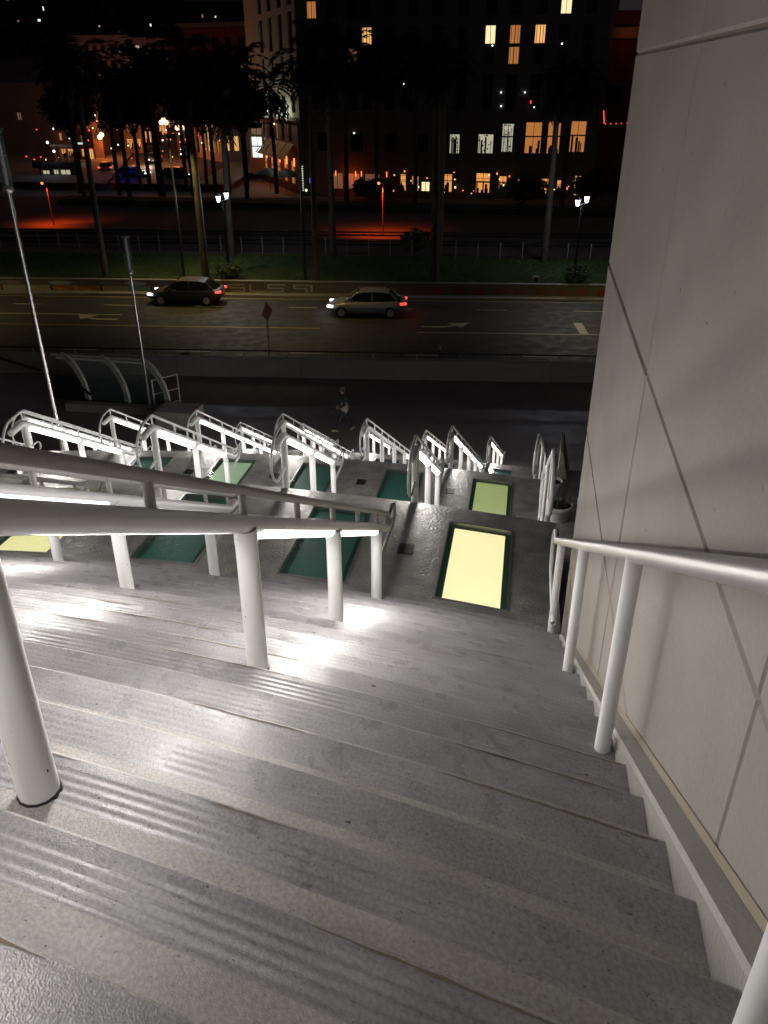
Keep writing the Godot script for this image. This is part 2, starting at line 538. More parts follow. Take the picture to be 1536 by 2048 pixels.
func drain(u: float, r: float, y: float, label: String) -> void:
	var o := thing("floor_drain", label, "drain")
	var f := MB.new()
	var a := on_arc(u, r, y)
	f.box(a + V(0, 0.002, 0), V(0.16, 0.006, 0.2))
	obj("cover", f, M.black, o)
	for k in 5:
		obj("slot_bar", MB.new().box(a + V(-0.06 + 0.03 * k, 0.007, 0), V(0.008, 0.006, 0.18)), M.dark_metal, o)

# ---------------------------------------------------------------- handrails
func ellipse(cs: float, cy: float, rs: float, ry: float, a0: float, a1: float, m: int) -> PackedVector3Array:
	var p := PackedVector3Array()
	for k in m + 1:
		var a := lerpf(a0, a1, float(k) / m)
		p.append(V(0, cy + ry * sin(a), -(cs + rs * cos(a))))
	return p

# the upper loop of a handrail: level piece, half ring away from the stairs, short return to the post
func loop_up(top: float, r: float, mb: MB) -> void:
	var p := PackedVector3Array([V(0, top, 0.06), V(0, top, 0.16)])
	p.append_array(ellipse(-0.28, (top + 0.27) * 0.5, 0.32, (top - 0.27) * 0.5, PI * 0.5, PI * 1.45, 16))
	p.append(V(0, 0.275, 0.2))
	p.append(V(0, 0.285, 0.0))
	mb.tube(p, r, r, 8, 0)

func loop_down(s: float, top: float, low: float, r: float, mb: MB) -> void:
	var p := PackedVector3Array([V(0, top, -s), V(0, top - 0.01, -s - 0.1)])
	p.append_array(ellipse(s + 0.12, (top + low) * 0.5, 0.24, (top - low) * 0.5 - 0.01, PI * 0.45, -PI * 0.42, 14))
	p.append(V(0, low + 0.02, -(s - 0.25)))
	p.append(V(0, low + 0.03, -(s - 0.62)))
	mb.tube(p, r, r, 8, 0)

# a lit handrail in its own axes: origin on the nosing line at the first post, running down along -z
func lit_rail(label: String, n: int, d: float, upper: bool, thick: float, dark_to: int, group: String, near := false) -> Node3D:
	var hand_mat: Material = M.rail if near else M.white
	var o := thing("lit_handrail", label, "handrail", Vector3.ZERO, 0.0, group)
	var end := (n - 1) * d
	var pipe := PackedVector3Array()
	if upper: pipe.append_array([V(0, 0.70, 0.34), V(0, 0.70, 0.08), V(0, 0.695, 0.03)])
	else: pipe.append(V(0, 0.69 + SLOPE * 0.5, 0.5))
	pipe.append(V(0, 0.69 - SLOPE * 0.04, -0.04))
	pipe.append(V(0, 0.69 - SLOPE * (end + 0.42), -end - 0.42))
	pipe.append(V(0, 0.69 - SLOPE * (end + 0.50), -end - 0.50))
	pipe.append(V(0, 0.69 - SLOPE * (end + 0.52), -end - 0.66))
	obj("beam_pipe", MB.new().tube(pipe, 0.041, 0.041, 16, 2), M.white, o)
	var hand := PackedVector3Array()
	if upper: hand.append_array([V(0, 0.845, 0.08), V(0, 0.845, 0.02)])
	else: hand.append(V(0, 0.845 + SLOPE * 0.5, 0.5))
	hand.append(V(0, 0.845 - SLOPE * 0.03, -0.03))
	hand.append(V(0, 0.845 - SLOPE * (end + 0.64), -end - 0.64))
	obj("top_rail", MB.new().tube(hand, thick, thick, 12, 1), hand_mat, o)
	if upper:
		var lu := MB.new()
		loop_up(0.845, 0.018 if near else 0.016, lu)
		obj("upper_loop", lu, hand_mat, o)
	var ld := MB.new()
	loop_down(end + 0.64, 0.845 - SLOPE * (end + 0.64), 0.24 - SLOPE * end, 0.018 if near else 0.016, ld)
	obj("lower_loop", ld, hand_mat, o)
	for k in n:
		var s := k * d
		var y := -SLOPE * s
		obj("post", MB.new().tube(PackedVector3Array([V(0, y - 0.25, -s), V(0, y + 0.67, -s)]), 0.048 if near else 0.042, -1, 14, 0), M.white, o)
		obj("post_collar", MB.new().tube(PackedVector3Array([V(0, y + 0.60, -s), V(0, y + 0.635, -s)]), 0.0495 if near else 0.0435, -1, 14, 1), M.white, o)
		if near:
			obj("foot_joint", MB.new().tube(PackedVector3Array([V(0, y - 0.075, -s), V(0, y - 0.062, -s)]), 0.056, 0.050, 14, 1), M.spot, o)
			var chips := MB.new()
			for q in 3:
				var a := rng.randf_range(-0.2, 2.2)
				var cy := y + rng.randf_range(0.0, 0.5)
				var e := rng.randf_range(0.0015, 0.005)
				var cc := V(cos(a) * 0.0486, cy, -s + sin(a) * 0.0486)
				var tt := V(-sin(a), 0, cos(a)) * e * 0.6
				chips.quad(cc - tt - V(0, e, 0), cc + tt - V(0, e * 0.7, 0), cc + tt * 0.6 + V(0, e * 1.4, 0), cc - tt + V(0, e, 0))
			stuff(obj("paint_chips", chips, M.spot, o))
	var m := 2 * n
	for k in m:
		var s := minf(k * d * 0.5, end + 0.5)
		obj("stub", MB.new().tube(PackedVector3Array([V(0, 0.72 - SLOPE * s, -s), V(0, 0.83 - SLOPE * s, -s)]), 0.018 if near else 0.013, -1, 8, 0), hand_mat, o)
	for k in n - 1:
		if k < dark_to: continue
		var a := k * d + 0.14
		var b := (k + 1) * d - 0.10
		var drop := 0.69 - 0.032
		var hidden := near and k <= 2      # these sit on the side of the pipe away from the wall
		var off := V(-0.020, 0.012, 0) if hidden else Vector3.ZERO
		obj("lamp_strip", MB.new().tube(PackedVector3Array([off + V(0, drop - SLOPE * a, -a), off + V(0, drop - SLOPE * b, -b)]), 0.024 if hidden else 0.036 if near else 0.042, -1, 14, 2), M.lamp, o)
		var along := V(0, -SLOPE, -1).normalized()
		for side in [-1, 1]:
			var out := (V(0, -1, SLOPE).normalized() * 0.75 + V(side, 0, 0) * 0.66).normalized()
			var l := AreaLight3D.new()
			l.area_size = Vector2(b - a, 0.05)
			l.area_normalize_energy = true
			l.light_color = Color(1.0, 0.975, 0.95)
			l.light_energy = 0.8 if hidden else 0.95
			l.area_range = 60.0
			l.shadow_enabled = true
			l.basis = Basis(along, (-out).cross(along), -out)
			l.position = V(0, drop - SLOPE * (a + b) * 0.5, -(a + b) * 0.5) + off + out * (0.036 if hidden else 0.052)
			put(l, "strip_light", o)
	return o

# a plain round handrail on slim posts (beside the wall)
func plain_rail(label: String, n: int, d: float, upper: bool, at: Vector3, turn: float) -> Node3D:
	var o := thing("wall_side_handrail", label, "handrail", at, turn)
	var end := (n - 1) * d
	var h := 0.845
	var p := PackedVector3Array()
	if upper: p.append_array([V(0, h, 0.08), V(0, h, 0.02)])
	else: p.append(V(0, h + SLOPE * 1.5, 1.5))
	p.append(V(0, h - SLOPE * 0.03, -0.03))
	p.append(V(0, h - SLOPE * (end + 0.50), -end - 0.50))
	obj("top_rail", MB.new().tube(p, 0.031, 0.031, 16, 1), M.worn_steel if not upper else M.white, o)
	for k in n:
		var s := k * d - (0.14 if not upper and k == n - 4 else 0.0)
		obj("post", MB.new().tube(PackedVector3Array([V(0, -SLOPE * s - 0.25, -s), V(0, h - 0.01 - SLOPE * s, -s)]), 0.031, 0.031, 14, 0), M.white, o)
	if upper:
		var lu := MB.new()
		loop_up(h, 0.024, lu)
		obj("upper_loop", lu, M.white, o)
	var ld := MB.new()
	loop_down(end + 0.50, h - SLOPE * (end + 0.50), 0.12 - SLOPE * end, 0.022, ld)
	obj("lower_loop", ld, M.white, o)
	return o

# ---------------------------------------------------------------- the terrace stairs
func build_stairs() -> void:
	var y0 := EYE - 1.5027      # level of the nosing at radius 13.725
	var l1 := y0 - 16 * RISE
	var l2 := l1 - 11 * RISE
	var l3 := l2 - 19 * RISE
	flight("stair_flight", 13.725, y0, -6, 15, -13.0, 0.513, 9)
	flight("stair_flight", 20.41, l1 - RISE, 0, 9, -16.0, 0.56, -9)
	flight("stair_flight", 25.40, l2 - RISE, 0, 17, -16.0, 0.62, -9)
	flight("stair_flight", 32.9, l3 - RISE, 0, 10, -16.0, 0.9, -9)
	# the deck above the top step
	var deck := MB.new()
	for k in 40:
		var ua := lerpf(-13, 0.513, k / 40.0)
		var ub := lerpf(-13, 0.513, (k + 1) / 40.0)
		deck.quad(on_arc(ua, 11.63, y0 + 7 * RISE), V(ua, y0 + 7 * RISE, 8), V(ub, y0 + 7 * RISE, 8), on_arc(ub, 11.63, y0 + 7 * RISE))
	struct("upper_deck_floor", deck, M.landing)
	var mids := []
	for j in 8: mids.append(-0.24 - 1.565 * j)
	landing("landing_floor", 18.25, 20.41, l1, -13.0, 0.575, mids, 18.58, 20.09)
	landing("landing_floor", 23.425, 25.40, l2, -16.0, 0.62, mids, 23.73, 25.13)
	landing("landing_floor", 30.83, 32.9, l3, -16.0, 0.9, mids, 31.15, 32.6)
	# floor lights: what shines below each one
	var bright := glow(Color(1.0, 0.88, 0.44), 0.80)
	var soft_yellow := glow(Color(0.92, 0.86, 0.30), 0.6)
	var green := glow(Color(0.42, 0.52, 0.12), 0.42)
	var pale_green := glow(Color(0.25, 0.5, 0.2), 0.34)
	var ranks := ["first", "second", "third", "fourth", "fifth", "sixth", "seventh", "eighth"]
	var looks := [[bright, M.teal, M.teal, soft_yellow, M.teal, M.teal, M.teal, M.teal], [green, M.teal, M.teal, pale_green, M.teal, M.teal, green, M.teal], [M.teal, M.teal, M.teal, M.teal, M.teal, M.teal, M.teal, M.teal]]
	var levels := [[18.58, 20.09, l1, "upper landing"], [23.73, 25.13, l2, "middle landing"], [31.15, 32.6, l3, "lowest landing"]]
	for q in 3:
		for j in 8:
			if q == 2 and j > 5: continue
			var m: Material = looks[q][j]
			var tone := "glowing pale yellow" if m == bright else "glowing lemon yellow" if m == soft_yellow else "glowing olive green" if m == green else "faintly glowing green" if m == pale_green else "unlit dark teal"
			floor_light(mids[j], levels[q][0], levels[q][1], levels[q][2], m, "%s glass floor light in the %s, %s from the wall" % [tone, levels[q][3], ranks[j]])
	for j in 6: drain(-0.97 - 1.565 * j, 19.37, l1, "small black drain plate on the upper landing, %s from the wall" % ranks[j])
	for j in 6: drain(-0.94 - 1.565 * j, 24.5, l2, "small black drain plate on the middle landing, %s from the wall" % ranks[j])
	# lit handrails, four flights; along each flight they fan out slightly
	var where := ["nearest the wall", "second from the wall", "third from the wall", "fourth from the wall", "fifth from the wall", "sixth from the wall"]
	var proto := lit_rail("big white pipe handrail with strip lamps on the near flight, nearest the camera", 6, 1.523, true, 0.0215, 0, "lit handrails of the near flight", true)
	var us := [-1.055, -2.61, -4.17, -5.73, -7.3]
	for j in 5:
		var w := arc_w(us[j], 13.725 + 14.6 * DR) - 5 * 1.523
		var y := y0 - 14.6 * RISE + 5 * 1.523 * SLOPE
		if j == 0: proto.position = V(us[j], y, -w)
		else:
			var r := copy(proto, "lit_handrail", V(us[j], y, -w), 0.0, "white pipe handrail with strip lamps on the near flight, %s" % where[j])
			if j == 1:
				# its lowest lamp is out
				var lamps := r.get_children().filter(func(q): return str(q.name).begins_with("lamp_strip"))
				var lights := r.get_children().filter(func(q): return q is AreaLight3D)
				for q in [lamps[-1], lights[-1], lights[-2]]:
					r.remove_child(q); q.free()
	# added lit flight behind the camera, unseen, to fill the foreground light
	flight("added_upper_flight", 9.45, y0 + 7 * RISE + 11 * RISE, -10, 10, -9.0, 0.513, -99)
	var up := lit_rail("added white pipe handrail with fill lamps on the unseen flight above the deck, nearest the wall", 5, 1.45, true, 0.017, 0, "added lit handrails above the deck")
	up.position = V(-1.0, y0 + 7 * RISE + 20 * RISE, -(arc_w(-1.0, 9.45) - 6.1))
	for j in 3: copy(up, "lit_handrail", V(-2.6 - 1.56 * j, up.position.y, -(arc_w(-2.6 - 1.56 * j, 9.45) - 6.1)), 0.0, "added white pipe handrail with fill lamps on the unseen flight above the deck, %s" % where[j + 1])
	var rows := [
		[-1.03, 9.2, -2.6, 6.8, -4.2, 3.4, -5.79, 0.8, -7.39, -1.5, -8.95, -4.0],
		[-1.02, 13.1, -2.58, 10.8, -4.15, 8.5, -5.78, 5.5, -7.39, 3.0, -8.95, 1.0],
		[-0.53, 15.0, -2.34, 14.4, -4.1, 12.0, -5.9, 9.5, -7.7, 7.0]]
	var spec := [[3, 1.5, 20.47, l1, "second flight"], [5, 1.45, 25.46, l2, "third flight"], [4, 1.15, 32.96, l3, "lowest flight"]]
	for f in 3:
		var s: Array = spec[f]
		var p: Node3D = null
		for j in rows[f].size() / 2:
			var u: float = rows[f][j * 2]
			var at := V(u, s[3] - 0.034, -arc_w(u, s[2]))
			var turn := -deg_to_rad(rows[f][j * 2 + 1] - 9.7)
			var text := "white lamp-lit handrail with looped ends on the %s, %s" % [s[4], where[j]]
			var grp := "lit handrails of the %s" % s[4]
			if f == 1 and j == 1:
				var odd := lit_rail("white looped handrail on the third flight with its upper lamps dark", s[0], s[1], true, 0.017, 3, grp)
				odd.position = at; odd.rotation.y = turn
			elif p == null:
				p = lit_rail(text, s[0], s[1], true, 0.017, 0, grp)
				p.position = at; p.rotation.y = turn
			else:
				copy(p, "lit_handrail", at, turn, text)
	# plain handrails by the wall
	plain_rail("slim polished handrail on white posts along the stone wall", 5, 1.523, false, V(0.466, y0 - 14.6 * RISE + 4 * 1.523 * SLOPE, -(arc_w(0.466, 13.725 + 14.6 * DR) - 4 * 1.523)), 0.0)
	plain_rail("slim white looped handrail on the second flight beside the flower pots", 3, 1.5, true, V(0.48, l1 - 0.034, -arc_w(0.48, 20.5)), -deg_to_rad(11.0 - 9.7))
	plain_rail("slim white looped handrail on the third flight beyond the flower pots", 5, 1.45, true, V(0.50, l2 - 0.034, -arc_w(0.5, 25.46)), -deg_to_rad(15.4 - 9.7))

func build_wall_side() -> void:
	var y0 := EYE - 1.5027
	# the low kerb between steps and wall
	var kerb := MB.new()
	var wa := -6.0
	var wb := 5.28
	var top := func(w: float) -> float: return y0 + 0.052 - 0.556 * (w - 1.005)
	var m := 40
	for k in m:
		var a := lerpf(wa, wb, float(k) / m)
		var b := lerpf(wa, wb, float(k + 1) / m)
		var wall_u := func(w: float) -> float: return 0.625 - 0.0057 * w
		var ta: float = top.call(a)
		var tb: float = top.call(b)
		kerb.quad(V(0.514, tb - 0.9, -b), V(0.514, ta - 0.9, -a), V(0.514, ta - 0.012, -a), V(0.514, tb - 0.012, -b))
		kerb.quad(V(0.514, tb - 0.012, -b), V(0.514, ta - 0.012, -a), V(0.526, ta, -a), V(0.526, tb, -b))
		kerb.quad(V(0.526, tb, -b), V(0.526, ta, -a), V(wall_u.call(a), ta, -a), V(wall_u.call(b), tb, -b))
	var seal := MB.new()
	for k in m:
		var a := lerpf(wa, wb, float(k) / m)
		var b := lerpf(wa, wb, float(k + 1) / m)
		var ua := 0.609 - 0.0057 * a
		var ub := 0.609 - 0.0057 * b
		var ta: float = top.call(a)
		var tb: float = top.call(b)
		seal.quad(V(ub - 0.010, tb + 0.002, -b), V(ua - 0.010, ta + 0.002, -a), V(ua, ta + 0.026, -a), V(ub, tb + 0.026, -b))
	struct("wall_base_trim", seal, M.tan)
	var te: float = top.call(wb)
	kerb.quad(V(0.62, te - 0.9, -wb), V(0.514, te - 0.9, -wb), V(0.514, te - 0.012, -wb), V(0.62, te, -wb))
	struct("stair_kerb", kerb, M.kerb)
	# the tall wall of big stone-coloured panels, joints every 1.22 m
	var wall := thing("panel_wall", "tall pale wall of large concrete panels with recessed joints right of the stairs", "wall", V(0.612, 0, 0), 0.0057)
	var core := MB.new()
	core.box(V(0.461, 6.8, 0.6), V(0.9, 15.4, 12.86))
	obj("core", core, M.wall_joint, wall)
	var tilt := [0.02, 0.02, 0.02, 0.02, 0.02, 0.02, 0.02, 0.02, 0.025, 0.034, 0.010, 0.0, 0.0, 0.0]
	var ys := [-1.0, 0.33, 1.55, 2.77, 3.99, 5.21, 6.43, 7.82, 9.03, 10.28, 11.545, 12.77, 14.0, 15.2]
	var ss := [-7.0, -4.9, -2.76, -0.62, 1.52, 3.65, 5.85]
	for r in ys.size() - 1:
		for q in ss.size() - 1:
			var g := 0.005
			var a: float = ss[q] + (0.006 if q == 4 else g)
			var b: float = ss[q + 1] - (0.006 if q == 3 else g if q < ss.size() - 2 else 0.0)
			if q == 3: b = ss[q + 1] - 0.0008
			if q == 4: a = ss[q] + 0.0008
			var ca: float = ys[r] + g - tilt[r] * (5.85 - a)
			var cb: float = ys[r] + g - tilt[r] * (5.85 - b)
			var ea: float = ys[r + 1] - g - tilt[r + 1] * (5.85 - a)
			var eb: float = ys[r + 1] - g - tilt[r + 1] * (5.85 - b)
			var p := MB.new()
			var bev := 0.011
			var f := rng.randf_range(-0.0015, 0.0015)
			var o := [V(f, cb + bev, -b + bev), V(f, ca + bev, -a - bev), V(f, ea - bev, -a - bev), V(f, eb - bev, -b + bev)]
			var w := [V(0.0105, cb, -b), V(0.0105, ca, -a), V(0.0105, ea, -a), V(0.0105, eb, -b)]
			p.quad(o[0], o[1], o[2], o[3])
			for k in 4: p.quad(w[k], w[(k + 1) % 4], o[(k + 1) % 4], o[k])
			obj("panel", p, M.wall, wall)
	# end face of the wall
	for r in ys.size() - 1:
		var p := MB.new()
		p.quad(V(0.91, ys[r] + 0.011, -5.852), V(0.002, ys[r] + 0.011, -5.852), V(0.002, ys[r + 1] - 0.011, -5.852), V(0.91, ys[r + 1] - 0.011, -5.852))
		obj("end_panel", p, M.wall, wall)
	# lower terrace beside the second flight, with pots
	var l2 := y0 - 27 * RISE
	struct("lower_terrace_floor", MB.new().box(V(3.2, l2 - 0.3, -9.6), V(5.1, 0.596, 7.6)), M.landing)
	for spec in [[0.86, -11.5, 0.215, true, "white round pot with a spiky dark plant beside the middle landing"], [1.40, -11.7, 0.24, false, "empty white round pot close to the end of the stone wall"], [0.76, -12.35, 0.17, false, "small white pot behind the posts of the slim handrail"]]:
		var o := thing("flower_pot", spec[4], "pot", V(spec[0], l2, spec[1]))
		var r: float = spec[2]
		obj("bowl", MB.new().lathe([[r * 0.78, 0.0], [r * 0.92, 0.17], [r * 0.95, 0.20], [r * 1.05, 0.205], [r * 1.06, 0.27], [r * 0.95, 0.27], [r * 0.93, 0.20]], Vector3.ZERO, 24), M.pot, o)
		obj("soil", MB.new().lathe([[r * 0.94, 0.215], [r * 0.5, 0.225], [0.001, 0.23]], Vector3.ZERO, 16), M.soil, o)
		if spec[3]:
			var pl := thing("spiky_plant", "small dark spiky plant growing in the white pot", "plant", V(spec[0], l2 + 0.22, spec[1]))
			for k in 46:
				var a := rng.randf() * TAU
				var len := rng.randf_range(0.12, 0.34)
				var lean := rng.randf_range(0.1, 0.9)
				var d := V(cos(a) * lean, 1.0, sin(a) * lean).normalized()
				var from := V(cos(a), 0, sin(a)) * rng.randf() * 0.14
				obj("leaf", MB.new().tube(PackedVector3Array([from, from + d * len * 0.5, from + d * len - V(0, 0.04 * lean, 0)]), 0.009, 0.002, 4, 0), M.soil if k % 3 else M.leaf, pl)
	# pale rough buttress beyond the pots
	var cheek := MB.new()
	var f := [V(0.88, 4.9, -13.0), V(1.13, 4.9, -13.0), V(0.93, 5.78, -13.0), V(0.885, 5.78, -13.0)]
	var deep := V(0.05, 0, -0.9)
	cheek.quad(f[0], f[1], f[2], f[3])
	cheek.quad(f[1], f[1] + deep, f[2] + deep, f[2])
	cheek.quad(f[0] + deep, f[0], f[3], f[3] + deep)
	cheek.quad(f[3], f[2], f[2] + deep, f[3] + deep)
	tag(obj("stucco_buttress", cheek, M.stucco), "pale rough tapering buttress behind the spiky plant beside the slim handrails", "buttress")

# ---------------------------------------------------------------- plaza, road and park strip
func road_quad(mb: MB, p0: float, p1: float, q0: float, q1: float, y: float) -> void:
	mb.quad(road(p0, q0, y), road(p1, q0, y), road(p1, q1, y), road(p0, q1, y))

func road_box(mb: MB, p0: float, p1: float, q0: float, q1: float, y0: float, y1: float) -> void:
	mb.box(road((p0 + p1) * 0.5, (q0 + q1) * 0.5, (y0 + y1) * 0.5), V(p1 - p0, y1 - y0, q1 - q0), Basis(Vector3.UP, ROAD_TURN))

func build_ground() -> void:
	struct("ground", MB.new().box(V(-30, -0.52, -420), V(1400, 1.0, 960)), M.grey_concrete)
	var plaza := MB.new()
	road_quad(plaza, -70, 60, 4, 35.0, 0.0)
	struct("plaza_pavement", plaza, M.plaza)
	var lane := MB.new()
	road_quad(lane, -120, 90, 36.4, 48.75, 0.004)
	struct("road", lane, M.asphalt)
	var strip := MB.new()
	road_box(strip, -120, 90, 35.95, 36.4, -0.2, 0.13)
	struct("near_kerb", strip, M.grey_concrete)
	var foot := MB.new()
	road_box(foot, -120, 90, 48.75, 49.5, -0.2, 0.13)
	struct("far_pavement", foot, M.grey_concrete)
	# painted lines
	var lines := MB.new()
	for k in 26: road_quad(lines, -57.6 + 5.5 * k, -55.9 + 5.5 * k, 46.27, 46.39, 0.008)
	for k in 22: road_quad(lines, -62.6 + 5.6 * k, -60.9 + 5.6 * k, 37.28, 37.40, 0.008)
	road_quad(lines, -100, -17.2, 44.05, 44.17, 0.008)
	road_quad(lines, -0.5, 60, 41.30, 41.44, 0.008)
	road_quad(lines, 8.0, 8.45, 41.5, 43.7, 0.008)
	struct("road_markings", lines, M.paint)
	var edge := MB.new()
	road_quad(edge, -100, -5.7, 41.78, 41.9, 0.008)
	road_quad(edge, -100, 80, 48.3, 48.42, 0.008)
	struct("road_markings", edge, M.paint_yellow)
	for spec in [[-18.4, 43.1, -1.0], [1.0, 42.5, 1.0]]:
		# a curved turn arrow: shaft, bend and barbed head
		var a := MB.new()
		var d: float = spec[2]
		var p: float = spec[0]
		var q: float = spec[1]
		var pts := [[-1.25, 0.0], [-0.2, 0.0], [0.25, 0.12], [0.55, 0.38]]
		for k in 3:
			var f0 := road(p + d * pts[k][0], q - 0.13 + pts[k][1], 0.009)
			var f1 := road(p + d * pts[k + 1][0], q - 0.13 + pts[k + 1][1], 0.009)
			var g1 := road(p + d * pts[k + 1][0], q + 0.13 + pts[k + 1][1], 0.009)
			var g0 := road(p + d * pts[k][0], q + 0.13 + pts[k][1], 0.009)
			if d > 0: a.quad(f0, f1, g1, g0)
			else: a.quad(f1, f0, g0, g1)
		var h0 := road(p + d * 0.1, q + 0.75, 0.009)
		var h1 := road(p + d * 0.85, q - 0.05, 0.009)
		var h2 := road(p + d * 1.35, q + 0.95, 0.009)
		if d > 0: a.tri(h0, h1, h2)
		else: a.tri(h1, h0, h2)
		struct("lane_arrow_marking", a, M.paint)
	# parapet along the plaza edge with a light guard rail on it
	var par := thing("parapet", "long low concrete parapet with a thin metal rail at the plaza edge", "parapet")
	for k in 22:
		var m := MB.new()
		road_box(m, -66 + 5.5 * k + 0.012, -60.5 + 5.5 * k - 0.012, 33.66, 33.94, 0.0, 0.80)
		obj("concrete_section", m, M.grey_concrete, par)
		var cap := MB.new()
		road_box(cap, -66 + 5.5 * k + 0.012, -60.5 + 5.5 * k - 0.012, 33.62, 33.98, 0.80, 0.86)
		obj("coping", cap, M.grey_concrete, par)
	obj("guard_rail", MB.new().tube(PackedVector3Array([road(-66, 33.8, 1.16), road(55, 33.8, 1.16)]), 0.03), M.dark_metal, par)
	for k in 62:
		obj("rail_post", MB.new().tube(PackedVector3Array([road(-65 + 1.9 * k, 33.8, 0.85), road(-65 + 1.9 * k, 33.8, 1.16)]), 0.025, 0.025, 6), M.galv, par)
	# painted wall on the far side that holds up the lawn
	var mural := thing("mural_wall", "low painted wall with yellow curves and pale angular shapes beyond the road", "wall")
	var base := MB.new()
	road_box(base, -110, 90, 49.5, 49.75, 0.0, PARK + 0.02)
	obj("wall_body", base, dress(mat(Color(0.13, 0.115, 0.10), 0.85), null, null, 0, null, 1.0), mural)
	var cap2 := MB.new()
	road_box(cap2, -110, 90, 49.46, 49.8, PARK + 0.02, PARK + 0.08)
	obj("coping", cap2, M.grey_concrete, mural)
	var orange := mat(Color(0.42, 0.15, 0.03), 0.8)
	var yellow := mat(Color(0.62, 0.43, 0.04), 0.8)
	var grey := mat(Color(0.32, 0.33, 0.28), 0.8)
	var pale := mat(Color(0.36, 0.38, 0.36), 0.8)
	var mint := mat(Color(0.2, 0.33, 0.24), 0.8)
	var rust := mat(Color(0.20, 0.065, 0.04), 0.8)
	var face := func(p: float, y: float, d := 0.004) -> Vector3: return road(p, 49.5 - d, y)
	for k in 9:
		var p := -28.4 + 1.6 * k
		var m := MB.new()
		m.quad(face.call(p, 0.13), face.call(p + 1.6, 0.13), face.call(p + 1.6, 0.42), face.call(p, 0.42))
		obj("painted_panel", m, [orange, grey, grey, orange, orange, grey, mint, orange, rust][k], mural)
		var post := MB.new()
		road_box(post, p - 0.05, p + 0.05, 49.47, 49.496, 0.13, 0.42)
		obj("painted_post", post, M.black if k % 2 else M.paint, mural)
		if k in [2, 3, 4, 5, 0]:
			var c := MB.new()
			for j in 8:
				var x0 := p - 0.3 + 1.3 * j / 8.0
				var x1 := p - 0.3 + 1.3 * (j + 1) / 8.0
				var y0 := 0.155 + 0.25 * pow(1.0 - j / 8.0, 2.2)
				var y1 := 0.155 + 0.25 * pow(1.0 - (j + 1) / 8.0, 2.2)
				c.quad(face.call(x0, y0, 0.008), face.call(x1, y1, 0.008), face.call(x1, y1 + 0.075 * sin(PI * (j + 1.5) / 10.0), 0.008), face.call(x0, y0 + 0.075 * sin(PI * (j + 0.5) / 10.0), 0.008))
			obj("yellow_curve", c, yellow, mural)
		if k in [1, 3, 5, 6]:
			var e := MB.new()
			for j in 16:
				e.tri(face.call(p + 0.6, 0.58, 0.006), face.call(p + 0.6 + 0.75 * cos(TAU * j / 16), 0.58 + 0.13 * sin(TAU * j / 16), 0.006), face.call(p + 0.6 + 0.75 * cos(TAU * (j + 1) / 16), 0.58 + 0.13 * sin(TAU * (j + 1) / 16), 0.006))
			obj("pale_oval", e, mat(Color(0.2, 0.19, 0.18), 0.8) if k % 3 else pale, mural)
	# pale key shapes: strokes as bars [p0, p1, y0, y1]
	for key in [[-12.3, [[0, 1.0, 0.56, 0.64], [0, 0.13, 0.4, 0.64], [0, 1.0, 0.36, 0.44], [0.87, 1.0, 0.2, 0.44], [0.1, 1.0, 0.16, 0.24]]], [-11.05, [[0, 0.13, 0.16, 0.64], [0, 1.0, 0.16, 0.24]]], [-9.9, [[0, 1.1, 0.56, 0.64], [0, 0.13, 0.36, 0.64], [0, 1.0, 0.36, 0.44], [0.87, 1.0, 0.16, 0.44], [-0.3, 1.0, 0.16, 0.24]]], [-8.3, [[0, 1.2, 0.56, 0.64], [0, 0.13, 0.36, 0.64], [0, 0.9, 0.36, 0.44], [0.77, 0.9, 0.16, 0.44], [1.07, 1.2, 0.2, 0.64]]]]:
		var m := MB.new()
		var d := 0.006
		for b in key[1]:
			d += 0.001
			m.quad(face.call(key[0] + b[0], b[2], d), face.call(key[0] + b[1], b[2], d), face.call(key[0] + b[1], b[3], d), face.call(key[0] + b[0], b[3], d))
		obj("key_shape", m, pale, mural)
	for k in 9:
		var m := MB.new()
		var p := 0.2 + 1.25 * k
		m.quad(face.call(p, 0.2), face.call(p + 0.9, 0.2), face.call(p + 0.7, 0.5 + 0.1 * (k % 2)), face.call(p + 0.2, 0.6))
		obj("painted_panel", m, rust, mural)
	# lawn
	var lawn := MB.new()
	road_quad(lawn, -110, 90, 49.75, 58.6, PARK)
	struct("lawn_ground", lawn, M.lawn_soil)
	var tuft := MB.new()
	for k in 5:
		var a := k * 1.3
		var d := V(cos(a), 0, sin(a))
		var b := d * 0.03
		tuft.tri(b - d.cross(Vector3.UP) * 0.012, b + d.cross(Vector3.UP) * 0.012, b + d * 0.05 + V(0, 0.09, 0))
	var mm := MultiMesh.new()
	mm.transform_format = MultiMesh.TRANSFORM_3D
	mm.mesh = tuft.mesh()
	mm.instance_count = 26000
	for k in 26000:
		var at := road(rng.randf_range(-34, 14), rng.randf_range(49.9, 58.4), PARK)
		mm.set_instance_transform(k, Transform3D(Basis(Vector3.UP, rng.randf() * TAU).scaled(Vector3.ONE * rng.randf_range(0.7, 1.4)), at))
	var gi := MultiMeshInstance3D.new()
	gi.multimesh = mm
	gi.material_override = M.blade
	put(gi, "grass")
	stuff(gi)
	var bed := MB.new()
	road_quad(bed, -160, 120, 58.6, 92.0, PARK - 0.02)
	struct("track_bed_ground", bed, dress(mat(Color(0.10, 0.085, 0.075), 0.9), null, null, 0, null, 1.0))
	for q in [63.0, 64.5, 67.2, 68.7]:
		var r := MB.new()
		road_box(r, -120, 100, q - 0.04, q + 0.04, PARK - 0.02, PARK + 0.12)
		tag(obj("track_rail", r, M.dark_metal), "steel track rail running behind the fence, %s" % ("nearest the fence" if q == 63.0 else "second from the fence" if q == 64.5 else "third from the fence" if q == 67.2 else "farthest from the fence"), "rail", "track rails")
